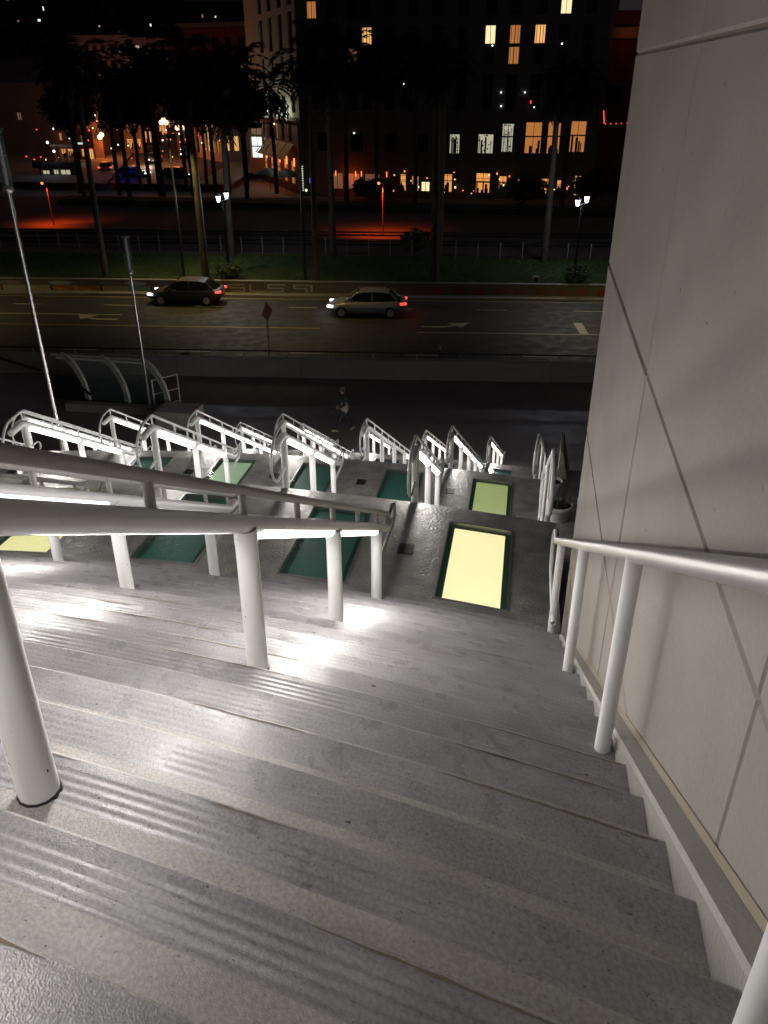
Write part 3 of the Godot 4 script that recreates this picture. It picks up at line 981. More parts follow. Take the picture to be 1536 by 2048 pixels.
	# fence behind the lawn
	var fence := thing("fence", "pale post fence with thin pickets behind the dark lawn", "fence")
	var f0 := road(-46.0, 61.4, PARK)
	var f1 := road(22.0, 56.9, PARK)
	var n := 44
	for k in n + 1:
		obj("fence_post", MB.new().box(f0.lerp(f1, float(k) / n) + V(0, 0.58, 0), V(0.06, 1.16, 0.06)), M.fence, fence)
	for y in [0.14, 1.12]:
		obj("fence_bar", MB.new().tube(PackedVector3Array([f0 + V(0, y, 0), f1 + V(0, y, 0)]), 0.022, 0.022, 6), M.dark_metal, fence)
	var pick := MB.new()
	for k in 460:
		pick.box(f0.lerp(f1, k / 459.0) + V(0, 0.62, 0), V(0.014, 0.96, 0.014))
	stuff(obj("pickets", pick, M.dark_metal, fence))
	# stone marker on the lawn edge
	var mark := thing("marker_stone", "small pale square marker standing at the lawn edge", "marker", road(6.6, 50.1, PARK), ROAD_TURN)
	obj("block", MB.new().box(V(0, 0.22, 0), V(0.36, 0.44, 0.3)), M.grey_concrete, mark)
	obj("face_plate", MB.new().box(V(0, 0.25, 0.157), V(0.24, 0.26, 0.012)), M.black, mark)
	# road sign seen from behind, and the small plate on the guard rail
	var sign_ := thing("road_sign", "diamond shaped road sign on a thin post beyond the parapet", "sign", road(-7.36, 36.15, 0.12), ROAD_TURN + 1.15)
	obj("sign_post", MB.new().box(V(0, 1.3, 0), V(0.05, 2.6, 0.05)), M.galv, sign_)
	obj("diamond_plate", MB.new().box(V(0, 2.15, 0.035), V(0.62, 0.62, 0.008), Basis(Vector3.BACK, PI / 4)), mat(Color(0.34, 0.12, 0.04), 0.5), sign_)
	var plate := thing("reflector_plate", "small white plate on a short stake beyond the parapet", "sign", road(0.62, 36.15, 0.12), ROAD_TURN)
	obj("stake", MB.new().box(V(0, 0.35, 0), V(0.04, 0.7, 0.04)), M.dark_metal, plate)
	obj("plate_face", MB.new().box(V(0, 0.62, 0.03), V(0.17, 0.2, 0.01)), M.paint, plate)

# ---------------------------------------------------------------- lamps of the park strip and the plaza
func lantern_post(at: Vector3, h: float, label: String) -> void:
	var o := thing("lantern_post", label, "street lamp", at, ROAD_TURN)
	obj("pole", MB.new().tube(PackedVector3Array([V(0, 0, 0), V(0, h - 0.3, 0)]), 0.09, 0.05, 10), M.dark_metal, o)
	obj("base", MB.new().lathe([[0.2, 0.0], [0.2, 0.12], [0.11, 0.5], [0.09, 0.6]], Vector3.ZERO, 12), M.dark_metal, o)
	obj("cross_arm", MB.new().tube(PackedVector3Array([V(-0.28, h - 0.27, 0), V(0.28, h - 0.08, 0)]), 0.03), M.dark_metal, o)
	for s in [[-0.26, -0.26], [0.26, -0.06]]:
		obj("lantern_lamp", MB.new().lathe([[0.001, 0.0], [0.08, 0.0], [0.155, 0.34], [0.001, 0.35]], V(s[0], h + s[1], 0), 8), M.bulb_white, o)
		obj("lantern_cap", MB.new().lathe([[0.2, 0.355], [0.16, 0.4], [0.04, 0.5], [0.001, 0.54]], V(s[0], h + s[1], 0), 8), M.dark_metal, o)
		omni("lantern_light", V(s[0], h + s[1] + 0.18, 0), Color(0.90, 0.94, 1.0), 2.7, 0.12, o)

func plaza_pole(at: Vector3, top: float, label: String) -> void:
	var o := thing("plaza_light_pole", label, "lamp post", at)
	var h := top - at.y - 1.27
	obj("pole", MB.new().tube(PackedVector3Array([V(0, 0, 0), V(0, h, 0)]), 0.065, 0.05, 12), M.steel, o)
	obj("socket", MB.new().lathe([[0.07, h - 0.02], [0.12, h + 0.02], [0.12, h + 0.14], [0.001, h + 0.15]], Vector3.ZERO, 12), M.galv, o)
	for k in 4:
		var a := k * PI / 2 + 0.4
		obj("glass_fin", MB.new().box(V(cos(a) * 0.09, h + 0.72, sin(a) * 0.09), V(0.012, 1.15, 0.15), Basis(Vector3.UP, -a)), M.glass, o)
	obj("core_tube", MB.new().tube(PackedVector3Array([V(0, h + 0.14, 0), V(0, h + 1.22, 0)]), 0.045, 0.045, 10), M.green_steel, o)
	obj("cap", MB.new().lathe([[0.16, h + 1.26], [0.16, h + 1.30], [0.001, h + 1.32]], Vector3.ZERO, 12), M.galv, o)

func cutoff_lamp(at: Vector3, h: float, reach: Vector3, label: String, energy: float) -> void:
	# tall street lamp with a flat, fully shielded head
	var o := thing("street_lamp", label, "street lamp", at)
	obj("pole", MB.new().tube(PackedVector3Array([V(0, 0, 0), V(0, h, 0)]), 0.10, 0.06, 10), M.dark_metal, o)
	obj("arm", MB.new().tube(PackedVector3Array([V(0, h - 0.1, 0), reach * 0.5 + V(0, h + 0.2, 0), reach + V(0, h + 0.2, 0)]), 0.035), M.dark_metal, o)
	var side := reach.normalized()
	var b := Basis(side, Vector3.UP, side.cross(Vector3.UP))
	obj("lamp_head", MB.new().box(reach + V(0, h + 0.22, 0) + side * 0.25, V(0.8, 0.10, 0.40), b), M.dark_metal, o)
	for e in [-1, 1]:
		obj("side_shield", MB.new().box(reach + V(0, h + 0.10, 0) + side * 0.25 + side.cross(Vector3.UP) * (0.19 * e), V(0.8, 0.14, 0.015), b), M.dark_metal, o)
		obj("end_shield", MB.new().box(reach + V(0, h + 0.10, 0) + side * (0.25 + 0.39 * e), V(0.015, 0.14, 0.365), b), M.dark_metal, o)
	obj("lamp_glass", MB.new().box(reach + V(0, h + 0.155, 0) + side * 0.25, V(0.6, 0.014, 0.26), b), M.bulb_sodium, o)
	var l := SpotLight3D.new()
	l.light_color = Color(1.0, 0.87, 0.52)
	l.light_energy = energy
	l.spot_angle = 56.0
	l.spot_angle_attenuation = 0.9
	l.light_size = 0.2
	l.spot_range = 60.0
	l.shadow_enabled = true
	put(l, "lamp_light", o)
	l.position = reach + V(0, h + 0.10, 0) + side * 0.25
	l.rotation = Vector3(-PI / 2, 0, 0)

func short_lamp(at: Vector3, h: float, label: String, energy: float) -> void:
	var o := thing("track_lamp", label, "lamp")
	o.position = at
	obj("pole", MB.new().tube(PackedVector3Array([V(0, 0, 0), V(0, h, 0)]), 0.06, 0.045, 8), mat(Color(0.3, 0.14, 0.08), 0.6), o)
	obj("bracket", MB.new().tube(PackedVector3Array([V(0, h - 0.1, 0), V(-0.3, h + 0.1, 0.1)]), 0.025), M.dark_metal, o)
	obj("lamp_bulb", MB.new().lathe([[0.001, 0.0], [0.11, 0.06], [0.12, 0.16], [0.001, 0.24]], V(-0.32, h - 0.06, 0.1), 10), M.bulb_orange, o)
	var l := SpotLight3D.new()
	l.light_color = Color(1.0, 0.32, 0.06); l.light_energy = energy; l.spot_angle = 62.0; l.spot_angle_attenuation = 1.0
	l.light_size = 0.1; l.spot_range = 40.0; l.shadow_enabled = true
	put(l, "lamp_light", o)
	l.position = V(-0.32, h - 0.12, 0.1)
	l.rotation = Vector3(-PI / 2 + 0.25, 0, 0)

func build_lamps() -> void:
	lantern_post(road(-12.92, 52.31, PARK), 4.55, "twin white lantern on a dark post at the left of the lawn")
	lantern_post(road(9.16, 51.6, PARK), 4.55, "twin white lantern on a dark post near the stone wall edge")
	plaza_pole(V(-11.57, 2.05, -17.5), 10.55, "tall thin pole with an unlit glass lantern at the left edge")
	plaza_pole(V(-13.76, 0.0, -27.0), 6.76, "shorter thin pole with an unlit glass lantern by the curved canopy")
	cutoff_lamp(road(-7.6, 50.0, PARK), 8.8, road(-1.1, -6.3) , "tall shielded street lamp reaching over the middle of the road", 24.0)
	cutoff_lamp(road(12.2, 50.3, PARK), 8.8, road(-0.9, -6.6), "tall shielded street lamp near the wall edge above the stop line", 24.0)
	cutoff_lamp(road(-27.4, 50.0, PARK), 8.8, road(-0.9, -6.3), "tall shielded street lamp at the left over the painted wall", 24.0)
	cutoff_lamp(road(-15.3, 50.3, PARK), 8.0, V(0.35, 0, 0.5), "shielded lamp beside the lit palm at the lawn edge", 26.0)
	short_lamp(road(-3.75, 67.7, PARK), 3.86, "short post with a small red orange lamp behind the fence", 34.0)
	short_lamp(road(-32.79, 71.5, PARK), 3.33, "bent post with an orange lamp at the far left of the tracks", 26.0)

# ---------------------------------------------------------------- palms and shrubs
var crowns: Array[ArrayMesh] = []

func palm_crown(seed_: int) -> ArrayMesh:
	var r := RandomNumberGenerator.new()
	r.seed = seed_
	var mb := MB.new()
	for k in 64:
		var a := r.randf() * TAU
		var el := r.randf_range(-1.0, 1.25)
		var len := r.randf_range(1.35, 2.1)
		var dir := V(cos(a) * cos(el), sin(el), sin(a) * cos(el))
		var side := dir.cross(Vector3.UP).normalized()
		var p := Vector3.ZERO
		var pts := [p]
		for j in 5:
			dir = (dir + V(0, -0.16 - 0.05 * j, 0)).normalized()
			p += dir * len / 5.0
			pts.append(p)
		mb.tube(PackedVector3Array([pts[0], pts[2], pts[3]]), 0.02, 0.008, 4, 0)
		for j in range(2, 6):
			var b: Vector3 = pts[j]
			var f: Vector3 = (pts[j] - pts[j - 1]).normalized()
			for q in [-1, 1]:
				for e in 2:
					var out: Vector3 = (side * q * (0.75 + 0.25 * e) + f * (0.7 + 0.5 * e) + V(0, -0.35 - 0.3 * r.randf(), 0)).normalized() * r.randf_range(0.35, 0.62)
					mb.tri(b - f * 0.06, b + f * 0.07, b + out)
					mb.tri(b + f * 0.05, b + f * 0.17, b + f * 0.12 + out * 0.9)
	return mb.mesh()

func palm(at: Vector3, h: float, r: float, k: int, label: String, big := 1.0) -> void:
	var o := thing("palm_tree", label, "palm tree", at, rng.randf() * TAU, "palm trees of the park strip and street")
	var pts := PackedVector3Array()
	var lean := V(rng.randf_range(-0.25, 0.25), 0, rng.randf_range(-0.25, 0.25))
	for j in 7: pts.append(lean * pow(j / 6.0, 2) + V(0, (h - 1.2) * j / 6.0, 0))
	obj("trunk", MB.new().tube(pts, r * 1.25, r * 0.8, 10), M.trunk, o)
	var c := MeshInstance3D.new()
	c.mesh = crowns[k % crowns.size()]
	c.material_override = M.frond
	put(c, "crown", o)
	c.position = lean + V(0, h - 1.2, 0)
	c.scale = Vector3.ONE * rng.randf_range(0.95, 1.2) * big

func leaf_cloud(seed_: int, rx: float, ry: float, count: int, size: float) -> ArrayMesh:
	var r := RandomNumberGenerator.new()
	r.seed = seed_
	var mb := MB.new()
	for k in count:
		var d := V(r.randfn(), r.randfn(), r.randfn()).normalized()
		var rad := pow(r.randf(), 0.4) * (0.8 + 0.25 * sin(d.x * 5.0 + seed_) * cos(d.z * 4.0))
		var p := V(d.x * rx * rad, ry + d.y * ry * rad, d.z * rx * rad)
		var a := V(r.randfn(), r.randfn() * 0.6, r.randfn()).normalized() * size
		var b := a.cross(V(r.randfn(), r.randfn(), r.randfn()).normalized()).normalized() * size * 0.5
		mb.tri(p - b, p + b, p + a)
	return mb.mesh()

func shrub(called: String, at: Vector3, rx: float, ry: float, count: int, label: String, cat: String) -> void:
	var o := thing(called, label, cat, at)
	var c := MeshInstance3D.new()
	c.mesh = leaf_cloud(int(at.x * 31 + at.z), rx, ry, count, 0.14 if rx < 1.2 else 0.3)
	c.material_override = M.leaf
	put(c, "foliage", o)
	obj("stem", MB.new().tube(PackedVector3Array([V(0, 0, 0), V(0, ry, 0)]), 0.05, 0.03, 6), M.trunk, o)

func build_plants() -> void:
	for k in 4: crowns.append(palm_crown(500 + k))
	var spec := [
		[-20.36, 50.4, 13.0, 0.17, "tall thin palm at the left of the lawn by the painted wall"], [-14.03, 50.7, 13.4, 0.19, "tall palm with a yellow lit trunk beside the left lantern"],
		[-13.85, 57.4, 10.5, 0.2, "shorter pale palm behind the left lantern near the fence"], [-6.89, 49.95, 13.3, 0.16, "slim dark palm at the lawn edge in the middle"],
		[-6.73, 58.0, 12.4, 0.19, "pale footed palm by the fence left of the orange lamp"], [0.38, 50.0, 13.0, 0.24, "thick dark palm at the lawn edge right of the orange lamp"],
		[0.73, 56.4, 12.6, 0.19, "pale footed palm just behind the thick dark palm"], [7.94, 56.8, 11.6, 0.2, "pale palm on the lawn beside the right lantern"]]
	for k in spec.size(): palm(road(spec[k][0], spec[k][1], PARK), spec[k][2], spec[k][3], k, spec[k][4])
	var marks := ["far left", "second from the left", "third from the left", "fourth from the left", "fifth from the left", "sixth from the left", "seventh from the left", "eighth from the left", "ninth from the left", "tenth from the left", "eleventh from the left", "twelfth from the left"]
	var row := [[-46.2, 12.8], [-44.4, 10.6], [-42.8, 13.2], [-41.0, 11.2], [-39.6, 12.6], [-38.3, 10.2], [-37.2, 12.4], [-35.7, 10.9], [-33.2, 13.0], [-31.4, 11.6], [-29.6, 12.6], [-27.6, 11.0]]
	for k in row.size(): palm(V(row[k][0] - 0.6, PARK, -84.0 - 4.5 * (k % 3)), row[k][1] + 0.8, 0.2, k, "dark palm silhouetted before the lit street, %s" % marks[k], 1.55)
	for e in [[-18.6, -86.0, 14.6, "dark palm before the hotel left of the middle"], [-16.2, -90.0, 13.4, "dark palm before the hotel close to the middle"], [-11.2, -84.0, 13.6, "dark palm before the hotel middle windows"], [3.3, -88.0, 12.0, "dark palm before the hotel dining windows at right"]]:
		palm(V(e[0], PARK, e[1]), e[2], 0.2, 2, e[3], 1.5)
	shrub("shrub", road(9.1, 50.2, PARK), 1.0, 0.6, 900, "dark round shrub at the lawn edge below the right lantern", "shrub")
	shrub("shrub", road(-12.4, 50.4, PARK), 1.0, 0.5, 900, "dark low shrub at the lawn edge below the left lantern", "shrub")
	shrub("shrub", road(-11.0, 34.9, 0), 0.55, 0.36, 400, "small dark shrub behind the parapet left of the road sign", "shrub")
	shrub("shrub", road(-13.4, 34.9, 0), 0.7, 0.3, 400, "low dark shrub behind the parapet above the canopy", "shrub")
	shrub("shrub", road(-1.0, 60.5, PARK), 1.3, 0.8, 900, "dark bush behind the fence near the orange lamp", "shrub")
	for e in [[-50.5, -90.0, 3.4, "black mass of a tall broad tree left of the street, farthest left"], [-46.0, -96.0, 3.6, "black mass of a tall broad tree behind the left palms"], [-33.0, -97.0, 3.4, "black mass of a tall broad tree before the cornice building"], [-38.8, -99.0, 2.6, "black broad treetop above the street mouth"]]:
		var o := thing("broad_tree", e[3], "tree", V(e[0], PARK, e[1]))
		var c := MeshInstance3D.new()
		c.mesh = leaf_cloud(int(e[2] * 77 + e[0]), e[2], e[2] * 0.75, 5200, 0.34)
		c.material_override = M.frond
		put(c, "crown", o)
		c.position = V(0, 6.2, 0)
		obj("trunk", MB.new().tube(PackedVector3Array([V(0, 0, 0), V(0.1, 4, 0), V(0, 8.5, 0)]), 0.26, 0.12, 8), M.trunk, o)
		for q in 5: obj("limb", MB.new().tube(PackedVector3Array([V(0, 5.5, 0), V(cos(q * 1.26) * 1.6, 8.2, sin(q * 1.26) * 1.6)]), 0.1, 0.04, 6), M.trunk, o)
	# dark garden trees in front of the hotel terrace
	shrub("garden_tree", V(-0.5, PARK, -89.0), 2.6, 1.5, 2600, "dark bushy tree before the hotel ground floor windows", "tree")
	shrub("garden_tree", V(-17.0, PARK, -91.0), 2.8, 1.0, 2200, "low dark tree before the hotel left of the middle", "tree")
	shrub("garden_tree", V(6.0, PARK, -91.0), 2.0, 1.6, 2200, "dark tree at the right end of the hotel terrace", "tree")
	var hedge := MB.new()
	hedge.box(V(-16, PARK + 0.25, -82.0), V(64, 0.5, 3.0))
	struct("planting_bank_ground", hedge, M.lawn_soil)

# ---------------------------------------------------------------- the city across the road
# a wall from a to b (facing left of a->b seen from above is its back) with recessed windows [s0, y0, s1, y1, kind]
func facade(o: Node3D, a: Vector3, b: Vector3, y0: float, y1: float, wins: Array, wall_mat: Material, called := "wall") -> void:
	var d := b - a
	var long := d.length()
	d = d.normalized()
	var nrm := d.cross(Vector3.UP)
	var at := func(s: float, y: float, deep := 0.0) -> Vector3: return a + d * s - nrm * deep + V(0, y, 0)
	var xs: Array[float] = [0.0, long]
	var ys: Array[float] = [y0, y1]
	for w in wins:
		for e in [w[0], w[2]]:
			if not e in xs: xs.append(e)
		for e in [w[1], w[3]]:
			if not e in ys: ys.append(e)
	xs.sort(); ys.sort()
	var mb := MB.new()
	for r in ys.size() - 1:
		var start := -1.0
		for c in xs.size():
			var solid := false
			if c < xs.size() - 1:
				solid = true
				var mx := (xs[c] + xs[c + 1]) * 0.5
				var my := (ys[r] + ys[r + 1]) * 0.5
				for w in wins:
					if mx > w[0] and mx < w[2] and my > w[1] and my < w[3]: solid = false
			if solid and start < 0: start = xs[c]
			if not solid and start >= 0:
				mb.quad(at.call(start, ys[r]), at.call(xs[c], ys[r]), at.call(xs[c], ys[r + 1]), at.call(start, ys[r + 1]))
				start = -1.0
	for w in wins:
		var e := 0.3
		mb.quad(at.call(w[0], w[1], e), at.call(w[0], w[1]), at.call(w[0], w[3]), at.call(w[0], w[3], e))
		mb.quad(at.call(w[2], w[1]), at.call(w[2], w[1], e), at.call(w[2], w[3], e), at.call(w[2], w[3]))
		mb.quad(at.call(w[0], w[1]), at.call(w[0], w[1], e), at.call(w[2], w[1], e), at.call(w[2], w[1]))
		mb.quad(at.call(w[0], w[3], e), at.call(w[0], w[3]), at.call(w[2], w[3]), at.call(w[2], w[3], e))
	obj(called, mb, wall_mat, o)
	for w in wins: window(o, at, w)

func window(o: Node3D, at: Callable, w: Array) -> void:
	var kind: String = w[4]
	var glass: Material = {"dark": M.dark_glass, "warm": M.win_warm, "amber": M.win_amber, "cream": M.win_cream, "dim": M.win_dim, "pale": M.win_pale, "white": M.win_white, "drape": M.win_amber, "lattice": M.win_pale, "room": M.win_amber, "shop": M.win_shop, "blue": M.win_blue}[kind]
	var win := Node3D.new()
	put(win, "window", o)
	var p := MB.new()
	p.quad(at.call(w[0], w[1], 0.28), at.call(w[2], w[1], 0.28), at.call(w[2], w[3], 0.28), at.call(w[0], w[3], 0.28))
	obj("pane", p, glass, win)
	var bar := func(mb: MB, s0: float, y0: float, s1: float, y1: float, deep: float) -> void:
		mb.quad(at.call(s0, y0, deep), at.call(s1, y0, deep), at.call(s1, y1, deep), at.call(s0, y1, deep))
		mb.quad(at.call(s0, y0, deep + 0.05), at.call(s0, y0, deep), at.call(s0, y1, deep), at.call(s0, y1, deep + 0.05))
		mb.quad(at.call(s1, y0, deep), at.call(s1, y0, deep + 0.05), at.call(s1, y1, deep + 0.05), at.call(s1, y1, deep))
	var wide: float = w[2] - w[0]
	var high: float = w[3] - w[1]
	var f := MB.new()
	var t := 0.05
	bar.call(f, w[0], w[1], w[0] + t, w[3], 0.2); bar.call(f, w[2] - t, w[1], w[2], w[3], 0.2)
	bar.call(f, w[0] + t, w[1], w[2] - t, w[1] + t, 0.201); bar.call(f, w[0] + t, w[3] - t, w[2] - t, w[3], 0.201)
	if wide > 0.8: bar.call(f, (w[0] + w[2]) * 0.5 - t * 0.5, w[1], (w[0] + w[2]) * 0.5 + t * 0.5, w[3], 0.204)
	if high > 2.0: bar.call(f, w[0] + t, w[1] + high * 0.52, w[2] - t, w[1] + high * 0.52 + 0.14, 0.208)
	obj("frame", f, M.dark_metal, win)
	if kind in ["dark", "dim", "blue"]: return
	var x := MB.new()
	if kind == "lattice":
		for k in 9: 
			var s := rng.randf_range(w[0] + 0.08, w[2] - 0.1)
			bar.call(x, s, w[1] + 0.05, s + rng.randf_range(0.03, 0.13), w[3] - rng.randf_range(0.05, 0.8), 0.25 + k * 0.002)
		for k in 16:
			var s := rng.randf_range(w[0] + 0.05, w[2] - 0.3)
			var y := rng.randf_range(w[1] + 0.05, w[3] - 0.2)
			bar.call(x, s, y, s + rng.randf_range(0.08, 0.25), y + rng.randf_range(0.03, 0.16), 0.228 + k * 0.001)
		obj("screen_pattern", x, M.black, win)
	elif kind == "shop" or kind == "room":
		# what stands inside, dark before the light
		for k in (7 if kind == "shop" else 4):
			var s := rng.randf_range(w[0], w[2] - 0.25)
			var h := rng.randf_range(0.15, 0.6) * high
			bar.call(x, s, w[1], s + rng.randf_range(0.08, 0.3), w[1] + h, 0.245 + k * 0.002)
		if kind == "shop":
			for k in 3:
				var y: float = w[1] + high * rng.randf_range(0.45, 0.9)
				bar.call(x, w[0], y, w[2], y + 0.05, 0.23 + k * 0.003)
		obj("inside_shapes", x, M.spot, win)
	elif kind in ["warm", "drape", "amber"]:
		for k in 3:
			var s: float = w[0] + wide * (0.12 + 0.3 * k) + rng.randf_range(-0.03, 0.03)
			bar.call(x, s, w[1], s + wide * 0.07, w[3], 0.24 + k * 0.002)
		obj("drape_fold", x, M.win_dim, win)

func bulb(called: String, at: Vector3, r: float, m: Material, label: String, cat: String, group := "") -> void:
	tag(obj(called, MB.new().lathe([[0.001, -r], [r * 0.7, -r * 0.7], [r, 0], [r * 0.7, r * 0.7], [0.001, r]], at, 8), m), label, cat, group)

func build_city() -> void:
	# hotel
	var h := thing("hotel_building", "large dark hotel with a few lit rooms, bright dining windows and lit shop fronts", "building")
	var a := V(-26.56, 0, -98.07)
	var b := V(6.6, 0, -95.49)
	var wins := []
	var lit := {"21.3/15.7": "cream", "23.85/15.7": "drape", "26.4/15.7": "warm", "28.8/17.9": "cream", "23.85/13.5": "amber", "1.85/17.9": "drape", "8.0/15.7": "warm", "6.4/13.5": "dim", "10.6/15.7": "dark"}
	for s in [1.85, 4.2, 6.4, 8.0, 10.6, 13.2, 15.8, 18.5, 21.3, 23.85, 26.4, 28.8, 31.3]:
		for q in 3:
			# tall openings two storeys high; a lit room fills one half
			var y: float = [9.1, 13.5, 17.9][q]
			var low: String = lit.get("%s/%s" % [s, y], "dark")
			var high: String = lit.get("%s/%s" % [s, y + 2.2], "dark")
			if low == "dark" and high == "dark": wins.append([s - 0.55, y, s + 0.55, y + 3.55, "dark"])
			else:
				wins.append([s - 0.55, y, s + 0.55, y + 1.62, low])
				wins.append([s - 0.55, y + 1.85, s + 0.55, y + 3.55, high])
	for w in [[17.4, 4.85, 18.55, 6.84, "lattice"], [20.56, 4.91, 22.27, 6.88, "lattice"], [23.15, 5.1, 24.43, 7.93, "lattice"], [25.66, 5.0, 27.42, 8.1, "room"], [28.03, 5.0, 29.4, 8.2, "room"], [30.37, 5.2, 32.04, 8.25, "room"], [13.5, 4.9, 15.0, 6.9, "dark"], [10.0, 4.9, 11.5, 6.9, "dark"], [6.0, 4.9, 7.5, 6.9, "dark"], [2.0, 4.9, 3.5, 6.9, "dark"]]: wins.append(w)
	for w in [[16.76, 0.85, 17.87, 2.76, "shop"], [20.55, 0.85, 22.15, 2.95, "shop"], [23.13, 1.3, 24.0, 2.69, "shop"], [24.76, 0.85, 26.5, 2.42, "shop"], [27.81, 0.85, 29.13, 2.54, "shop"], [29.5, 0.85, 29.98, 2.42, "shop"], [31.37, 0.85, 32.9, 2.9, "shop"], [11.84, 0.85, 12.51, 2.65, "shop"], [13.19, 0.85, 14.0, 2.47, "shop"], [14.3, 0.85, 15.3, 1.9, "cream"], [15.5, 0.85, 15.9, 2.0, "cream"], [3.6, 0.85, 5.0, 2.6, "dim"], [5.6, 0.85, 7.0, 2.6, "dim"], [7.6, 0.85, 9.4, 2.6, "dim"]]: wins.append(w)
	facade(h, a, b, 0.0, 24.0, wins, M.hotel, "front_wall")
	facade(h, b, V(9.0, 0, -118.0), 0.0, 24.0, [], M.hotel, "end_wall")
	var c := V(-39.48, 0, -120.01)
	var d := (a - c)
	wins = []
	for s in [9.0, 13.8, 18.7, 23.2]:
		wins.append([s - 0.95, 19.4, s + 0.95, 22.6, "dark"])
		wins.append([s - 0.95, 15.2, s + 0.95, 18.8, "dark"])
		wins.append([s - 0.95, 11.6, s + 0.95, 14.6, "dark"])
		wins.append([s - 0.8, 8.75, s + 0.8, 10.5, "dark"])
	facade(h, c, a, 8.0, 24.0, wins, mat(Color(0.50, 0.50, 0.42), 0.8), "wing_wall")
	wins = []
	for s in [7.0, 10.5, 14.0, 17.5, 21.0]:
		wins.append([s - 0.8, 5.6, s + 0.8, 7.4, "dim" if s == 14.0 else "dark"])
		wins.append([s - 1.2, 0.9, s + 1.2, 3.5, "amber"])
	facade(h, c, a, 0.0, 8.0, wins, M.hotel_brick, "wing_base_wall")
	var nrm := d.normalized().cross(Vector3.UP)
	var band := MB.new()
	band.box((a + c) * 0.5 + V(0, 8.1, 0) + nrm * 0.15, V(d.length(), 0.35, 0.5), Basis(d.normalized(), Vector3.UP, nrm))
	obj("cornice", band, mat(Color(0.5, 0.5, 0.42), 0.8), h)
	for k in 5:
		var s := 7.0 + 3.5 * k
		var p := c + d.normalized() * s
		var aw := MB.new()
		var e := d.normalized() * 1.5
		aw.quad(p - e + nrm * 1.5 + V(0, 3.7, 0), p + e + nrm * 1.5 + V(0, 3.7, 0), p + e + nrm * 0.02 + V(0, 5.4, 0), p - e + nrm * 0.02 + V(0, 5.4, 0))
		obj("awning", aw, M.awning, h)
		obj("wall_lamp", MB.new().tube(PackedVector3Array([p + d.normalized() * 1.75 + nrm * 0.15 + V(0, 3.0, 0), p + d.normalized() * 1.75 + nrm * 0.15 + V(0, 3.9, 0)]), 0.09, 0.09, 8), M.bulb_orange, h)
	omni("awning_light", a - d.normalized() * 8.0 + nrm * 0.9 + V(0, 3.2, 0), Color(1.0, 0.42, 0.14), 1.1, 0.2, h)
	omni("awning_light", a - d.normalized() * 14.0 + nrm * 0.9 + V(0, 3.2, 0), Color(1.0, 0.42, 0.14), 1.1, 0.2, h)
	for s in [9.0, 13.8, 18.7, 23.2]:
		var p: Vector3 = c + d.normalized() * (s - 2.1) + nrm * 0.42 + V(0, 8.3, 0)
		obj("uplight_lamp", MB.new().box(p + V(0, 0.25, 0), V(0.12, 0.5, 0.1)), M.bulb_white, h)
		omni("uplight", p + nrm * 0.8 + V(0, 0.6, 0), Color(0.95, 1.0, 0.86), 1.3, 0.1, h)
	var roof := MB.new()
	roof.box(V(-14, 24.2, -112), V(44, 0.4, 33))
	obj("roof", roof, M.tower, h)
	for s in [4.2, 5.4, 6.6, 7.3, 8.9, 10.3]:
		var p: Vector3 = a + (b - a).normalized() * s + V(0, 2.3, 0.14)
		obj("wall_lamp", MB.new().tube(PackedVector3Array([p, p + V(0, 0.55, 0)]), 0.05, 0.05, 8), M.bulb_orange, h)
	for k in 34:
		var s := rng.randf_range(10.5, 32.5)
		obj("terrace_bulb", MB.new().box(a + (b - a).normalized() * s + V(0, rng.randf_range(0.85, 3.1), rng.randf_range(0.15, 2.6)), V(rng.randf_range(0.05, 0.16), rng.randf_range(0.05, 0.2), 0.05)), [M.bulb_amber, M.bulb_orange, M.win_cream, M.bulb_orange][k % 4], h)
	omni("colonnade_light", a + V(6.0, 2.2, 1.6), Color(1.0, 0.34, 0.10), 0.9, 0.15, h)
	for k in 3: obj("entrance_lamp", MB.new().lathe([[0.001, 0], [0.15, 0.1], [0.001, 0.25]], a - d.normalized() * (11.0 + 0.5 * k) + nrm * 0.3 + V(0, 7.2, 0), 8), M.bulb_amber, h)
	for e in [[12.2, 11.7], [21.6, 15.2], [22.8, 10.9], [25.3, 10.9], [22.9, 9.6], [26.4, 9.5], [3.3, 6.8], [3.35, 6.0], [6.46, 6.8], [28.7, 15.3]]:
		obj("small_lamp", MB.new().box(a + (b - a).normalized() * e[0] + V(0, e[1], 0.08), V(0.10, 0.13, 0.08)), M.bulb_white, h)
	obj("signal_lamp", MB.new().box(a + (b - a).normalized() * 26.0 + V(0, 10.0, 0.08), V(0.12, 0.3, 0.08)), M.bulb_red, h)
	# floor with terrace umbrellas
	for e in [[-30.0, -96.5], [-27.4, -94.2]]:
		var u := thing("terrace_umbrella", "dark terrace umbrella below the orange awnings, %s" % ("farther left" if e[0] < -29 else "nearer the white lit trunk"), "umbrella", V(e[0], 0.75, e[1]))
		obj("canopy", MB.new().lathe([[1.9, 1.75], [1.0, 2.15], [0.001, 2.5]], Vector3.ZERO, 8), M.black, u)
		obj("pole", MB.new().tube(PackedVector3Array([V(0, 0, 0), V(0, 2.5, 0)]), 0.03), M.dark_metal, u)
	var wrapped := thing("wrapped_trunk", "palm trunk wrapped in spiral white lights at the hotel corner", "tree", V(-25.9, 0.75, -95.6))
	obj("trunk", MB.new().tube(PackedVector3Array([V(0, 0, 0), V(-0.1, 2.9, 0)]), 0.14, 0.11, 10), M.trunk, wrapped)
	var spiral := PackedVector3Array()
	for k in 90: spiral.append(V(cos(k * 0.7) * 0.16, 0.1 + k * 0.029, sin(k * 0.7) * 0.16))
